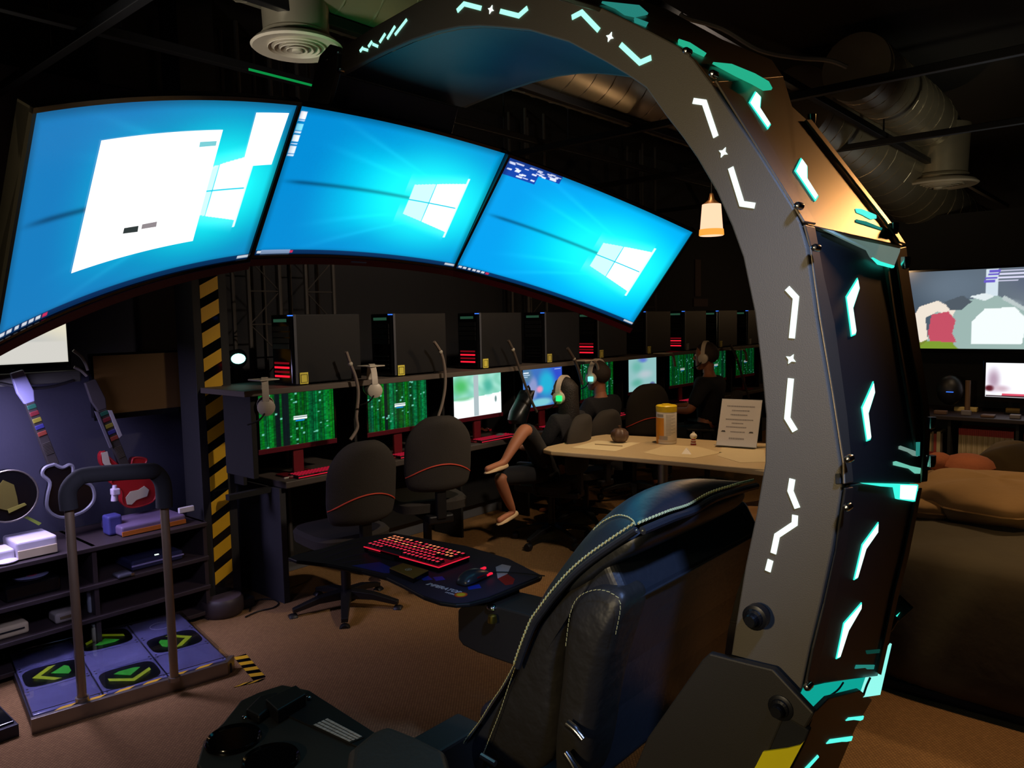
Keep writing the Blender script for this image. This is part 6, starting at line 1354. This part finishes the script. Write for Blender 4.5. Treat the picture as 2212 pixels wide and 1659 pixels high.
for i in range(6):
    yy = 1.5 - i * .16; t = tag(obj('desk_gadget', MB().box(6.6 + .03 * (i % 3), 6.68, yy, yy + .07 + .02 * (i % 2), .8, .82 + .01 * (i % 3)), [mat('gadget_grey', '6a6468', .4), mat('gadget_brown', '5a4030', .5)][i % 2], bev=.006), 'small dark gadget among the clutter on the side desk, %s' % ['nearest the arch', 'second from the arch', 'third from the arch', 'fourth from the arch', 'fifth from the arch', 'nearest the white monitor'][i], 'gadget')
q = [(8.29,1.573,2.293)][0]
t = thing('wireless_camera', q, 'small camera on a dark pole with magenta and blue lights', 'camera')
obj('camera_head', MB().ball(q, (.045, .045, .055)), mat('olive_plastic', '8a8460', .4), t, smooth=True)
obj('magenta_light', MB().box(q[0] - .05, q[0] - .02, q[1] + .0, q[1] + .04, q[2] + .06, q[2] + .075), emat('magenta_led', 'ff50e0', 1.2), t)
obj('blue_light', MB().box(q[0] - .05, q[0] - .02, q[1] - .05, q[1] - .02, q[2] + .075, q[2] + .085), blue_led, t)
obj('camera_pole', MB().tube([(q[0], q[1], q[2] - .05), (q[0] , q[1], 1.9)], .022, 10), plastic, t, smooth=True)
tag(obj('orange_strip_light', MB().box(9.9, 9.95, 1.0, 1.55, 2.03, 2.05), emat('amber_strip', 'b06018', .6)), 'dim orange strip on the far dark wall at the right', 'light')

# bean bags
def beanbag(lab, c, r, m, crease=1.0, seed=1, flat=.0, n=40):
    t = thing('bean_bag', (c[0], c[1], c[2] - r[2]), lab, 'bean bag')
    rng = np.random.RandomState(seed); ph = rng.rand(8) * 6.28; loops = []
    for i in range(25):
        v = -PI / 2 + PI * i / 24; v = max(-PI / 2 + .03, min(PI / 2 - .03, v)); L = []
        for j in range(n):
            a = 2 * PI * j / n; cx_, sx_ = math.cos(a), math.sin(a)
            e = .75; cc = math.copysign(abs(cx_) ** e, cx_); s_ = math.copysign(abs(sx_) ** e, sx_); cv = abs(math.cos(v)) ** .6; sv = math.copysign(abs(math.sin(v)) ** .75, math.sin(v))
            w_ = 1 + crease * (.04 * math.sin(3 * a + ph[0] + 2 * v) + .03 * math.sin(5 * a + ph[1] - 3 * v) + .018 * math.sin(11 * a + ph[2] + 4 * v))
            L.append((c[0] + r[0] * cc * cv * w_, c[1] + r[1] * s_ * cv * w_, c[2] + r[2] * sv * (1 + crease * .05 * math.sin(4 * a + ph[3]))))
        loops.append(L)
    obj('cushion', MB().loft(loops), m, t, smooth=True, sub=1)
    P = [Vector(loops[12][j]) * 1.0 for j in range(n)]; obj('welt_seam', MB().tube(P + [P[0]], .006, 6), m, t, smooth=True)
    return t
green = mat('dark_olive_suede', '3c3420', .95, bump=.4, bscale=12, var=.2); tan = mat('tan_suede', '8c6a3a', .9, bump=.5, bscale=9, var=.12)
sofa = thing('lounge_ottoman', (3.9, .3, 0), 'large dark olive suede bean bag lounger on the carpet behind the arch', 'bean bag')
loops = []
for z, k in ((.03, .9), (.06, .985), (.3, 1.0), (.5, .985), (.58, .95), (.62, .86), (.63, .5)):
    L = []
    for j in range(48):
        a = 2 * PI * j / 48; e = .42
        L.append((3.95 + .62 * k * math.copysign(abs(math.cos(a)) ** e, math.cos(a)), .42 + .62 * k * math.copysign(abs(math.sin(a)) ** e, math.sin(a)), z + .008 * math.sin(5 * a)))
    loops.append(L)
obj('cushion', MB().loft(loops), green, sofa, smooth=True, sub=1)
obj('base', MB().box(3.4, 4.5, -.1, .95, 0, .05), matte, sofa, bev=.02)
_q = [(4.298,0.6525,0.4774)][0]; beanbag('tan suede bean bag with deep folds lying on the dark lounger', (_q[0], _q[1], .695), (.4, .34, .095), tan, 1.4, 3)
_q = [(5.331,0.9719,0.3043)][0]; beanbag('larger tan bean bag leaning behind the folded one', (_q[0], _q[1], .3), (.36, .46, .29), tan, 1.0, 5)
_q = [(6.162,0.7354,0.5314)][0]; beanbag('brown bean bag at the right edge behind the tan ones', (_q[0], _q[1], .35), (.3, .36, .34), mat('brown_suede', '5c4a2c', .95, bump=.4, bscale=10), 1.0, 8)
_q = [(5.369,0.96,0.546)][0]; plush = thing('plush_toy', (_q[0], _q[1], .57), 'orange-pink plush toy lying on top of the larger tan bean bag', 'toy'); po = mat('orange_plush', 'a8603c', .95, bump=.5, bscale=30)
obj('plush_body', MB().ball((_q[0], _q[1], .645), (.15, .15, .075)), po, plush, smooth=True); obj('plush_head', MB().ball((_q[0] - .04, _q[1] + .15, .66), (.07, .08, .06)), po, plush, smooth=True)
_q = [(4.026,0.8862,0.4588)][0]; beanbag('small tan cushion lying low right beside the arch', (_q[0], _q[1], .66), (.12, .12, .045), tan, .8, 11)
beanbag('tan bean bag on the floor below the pale table', (4.0, 1.62, .28), (.4, .42, .27), mat('brown_bag', '7a5630', .95, bump=.3, bscale=9), 1.0, 14)
beanbag('dark olive bean bag on the floor between chair and table', (3.4, 1.35, .28), (.35, .35, .27), green, 1.0, 15)
# small posters / faint signs on the wall
for P, lab in (([(8.58,2.283),(8.724,1.837)], 'faint reddish bottle shaped poster on the dark far wall'), ([(8.545,1.808),(8.909,1.712)], 'faint small label strip on the dark far wall')):
    a, b = P; tag(obj('wall_poster', MB().box(min(a[0], b[0]), max(a[0], b[0]), 4.485, 4.5, min(a[1], b[1]), max(a[1], b[1])), mat('faint_poster', '3c2a2e', .7)), lab, 'poster')
# woman's folded jacket / bag over the desk edge
jb = B3(3.62, [(4.208,0.8775)])[0]
t = thing('black_bag', jb, 'black bag leaning on the desk left of the woman', 'bag')
loops = []
for (px, wd), zz in zip(((0, .06), (.0, .08), (.03, .08), (.07, .06), (.1, .04), (.12, .02)), (-.03, .0, .06, .12, .17, .2)):
    loops.append([jb + Vector((px + wd * math.cos(a), .07 * math.sin(a), zz)) for a in [2 * PI * i / 16 for i in range(16)]])
obj('bag_body', MB().loft(loops), mat('bag_black', '0e1014', .35), t, smooth=True)
obj('bag_strap', MB().tube(smoothline([jb + Vector((.06, 0, .14)), jb + Vector((.13, 0, .23)), jb + Vector((.16, 0, .13))], 4), .008, 6), plastic, t, smooth=True)
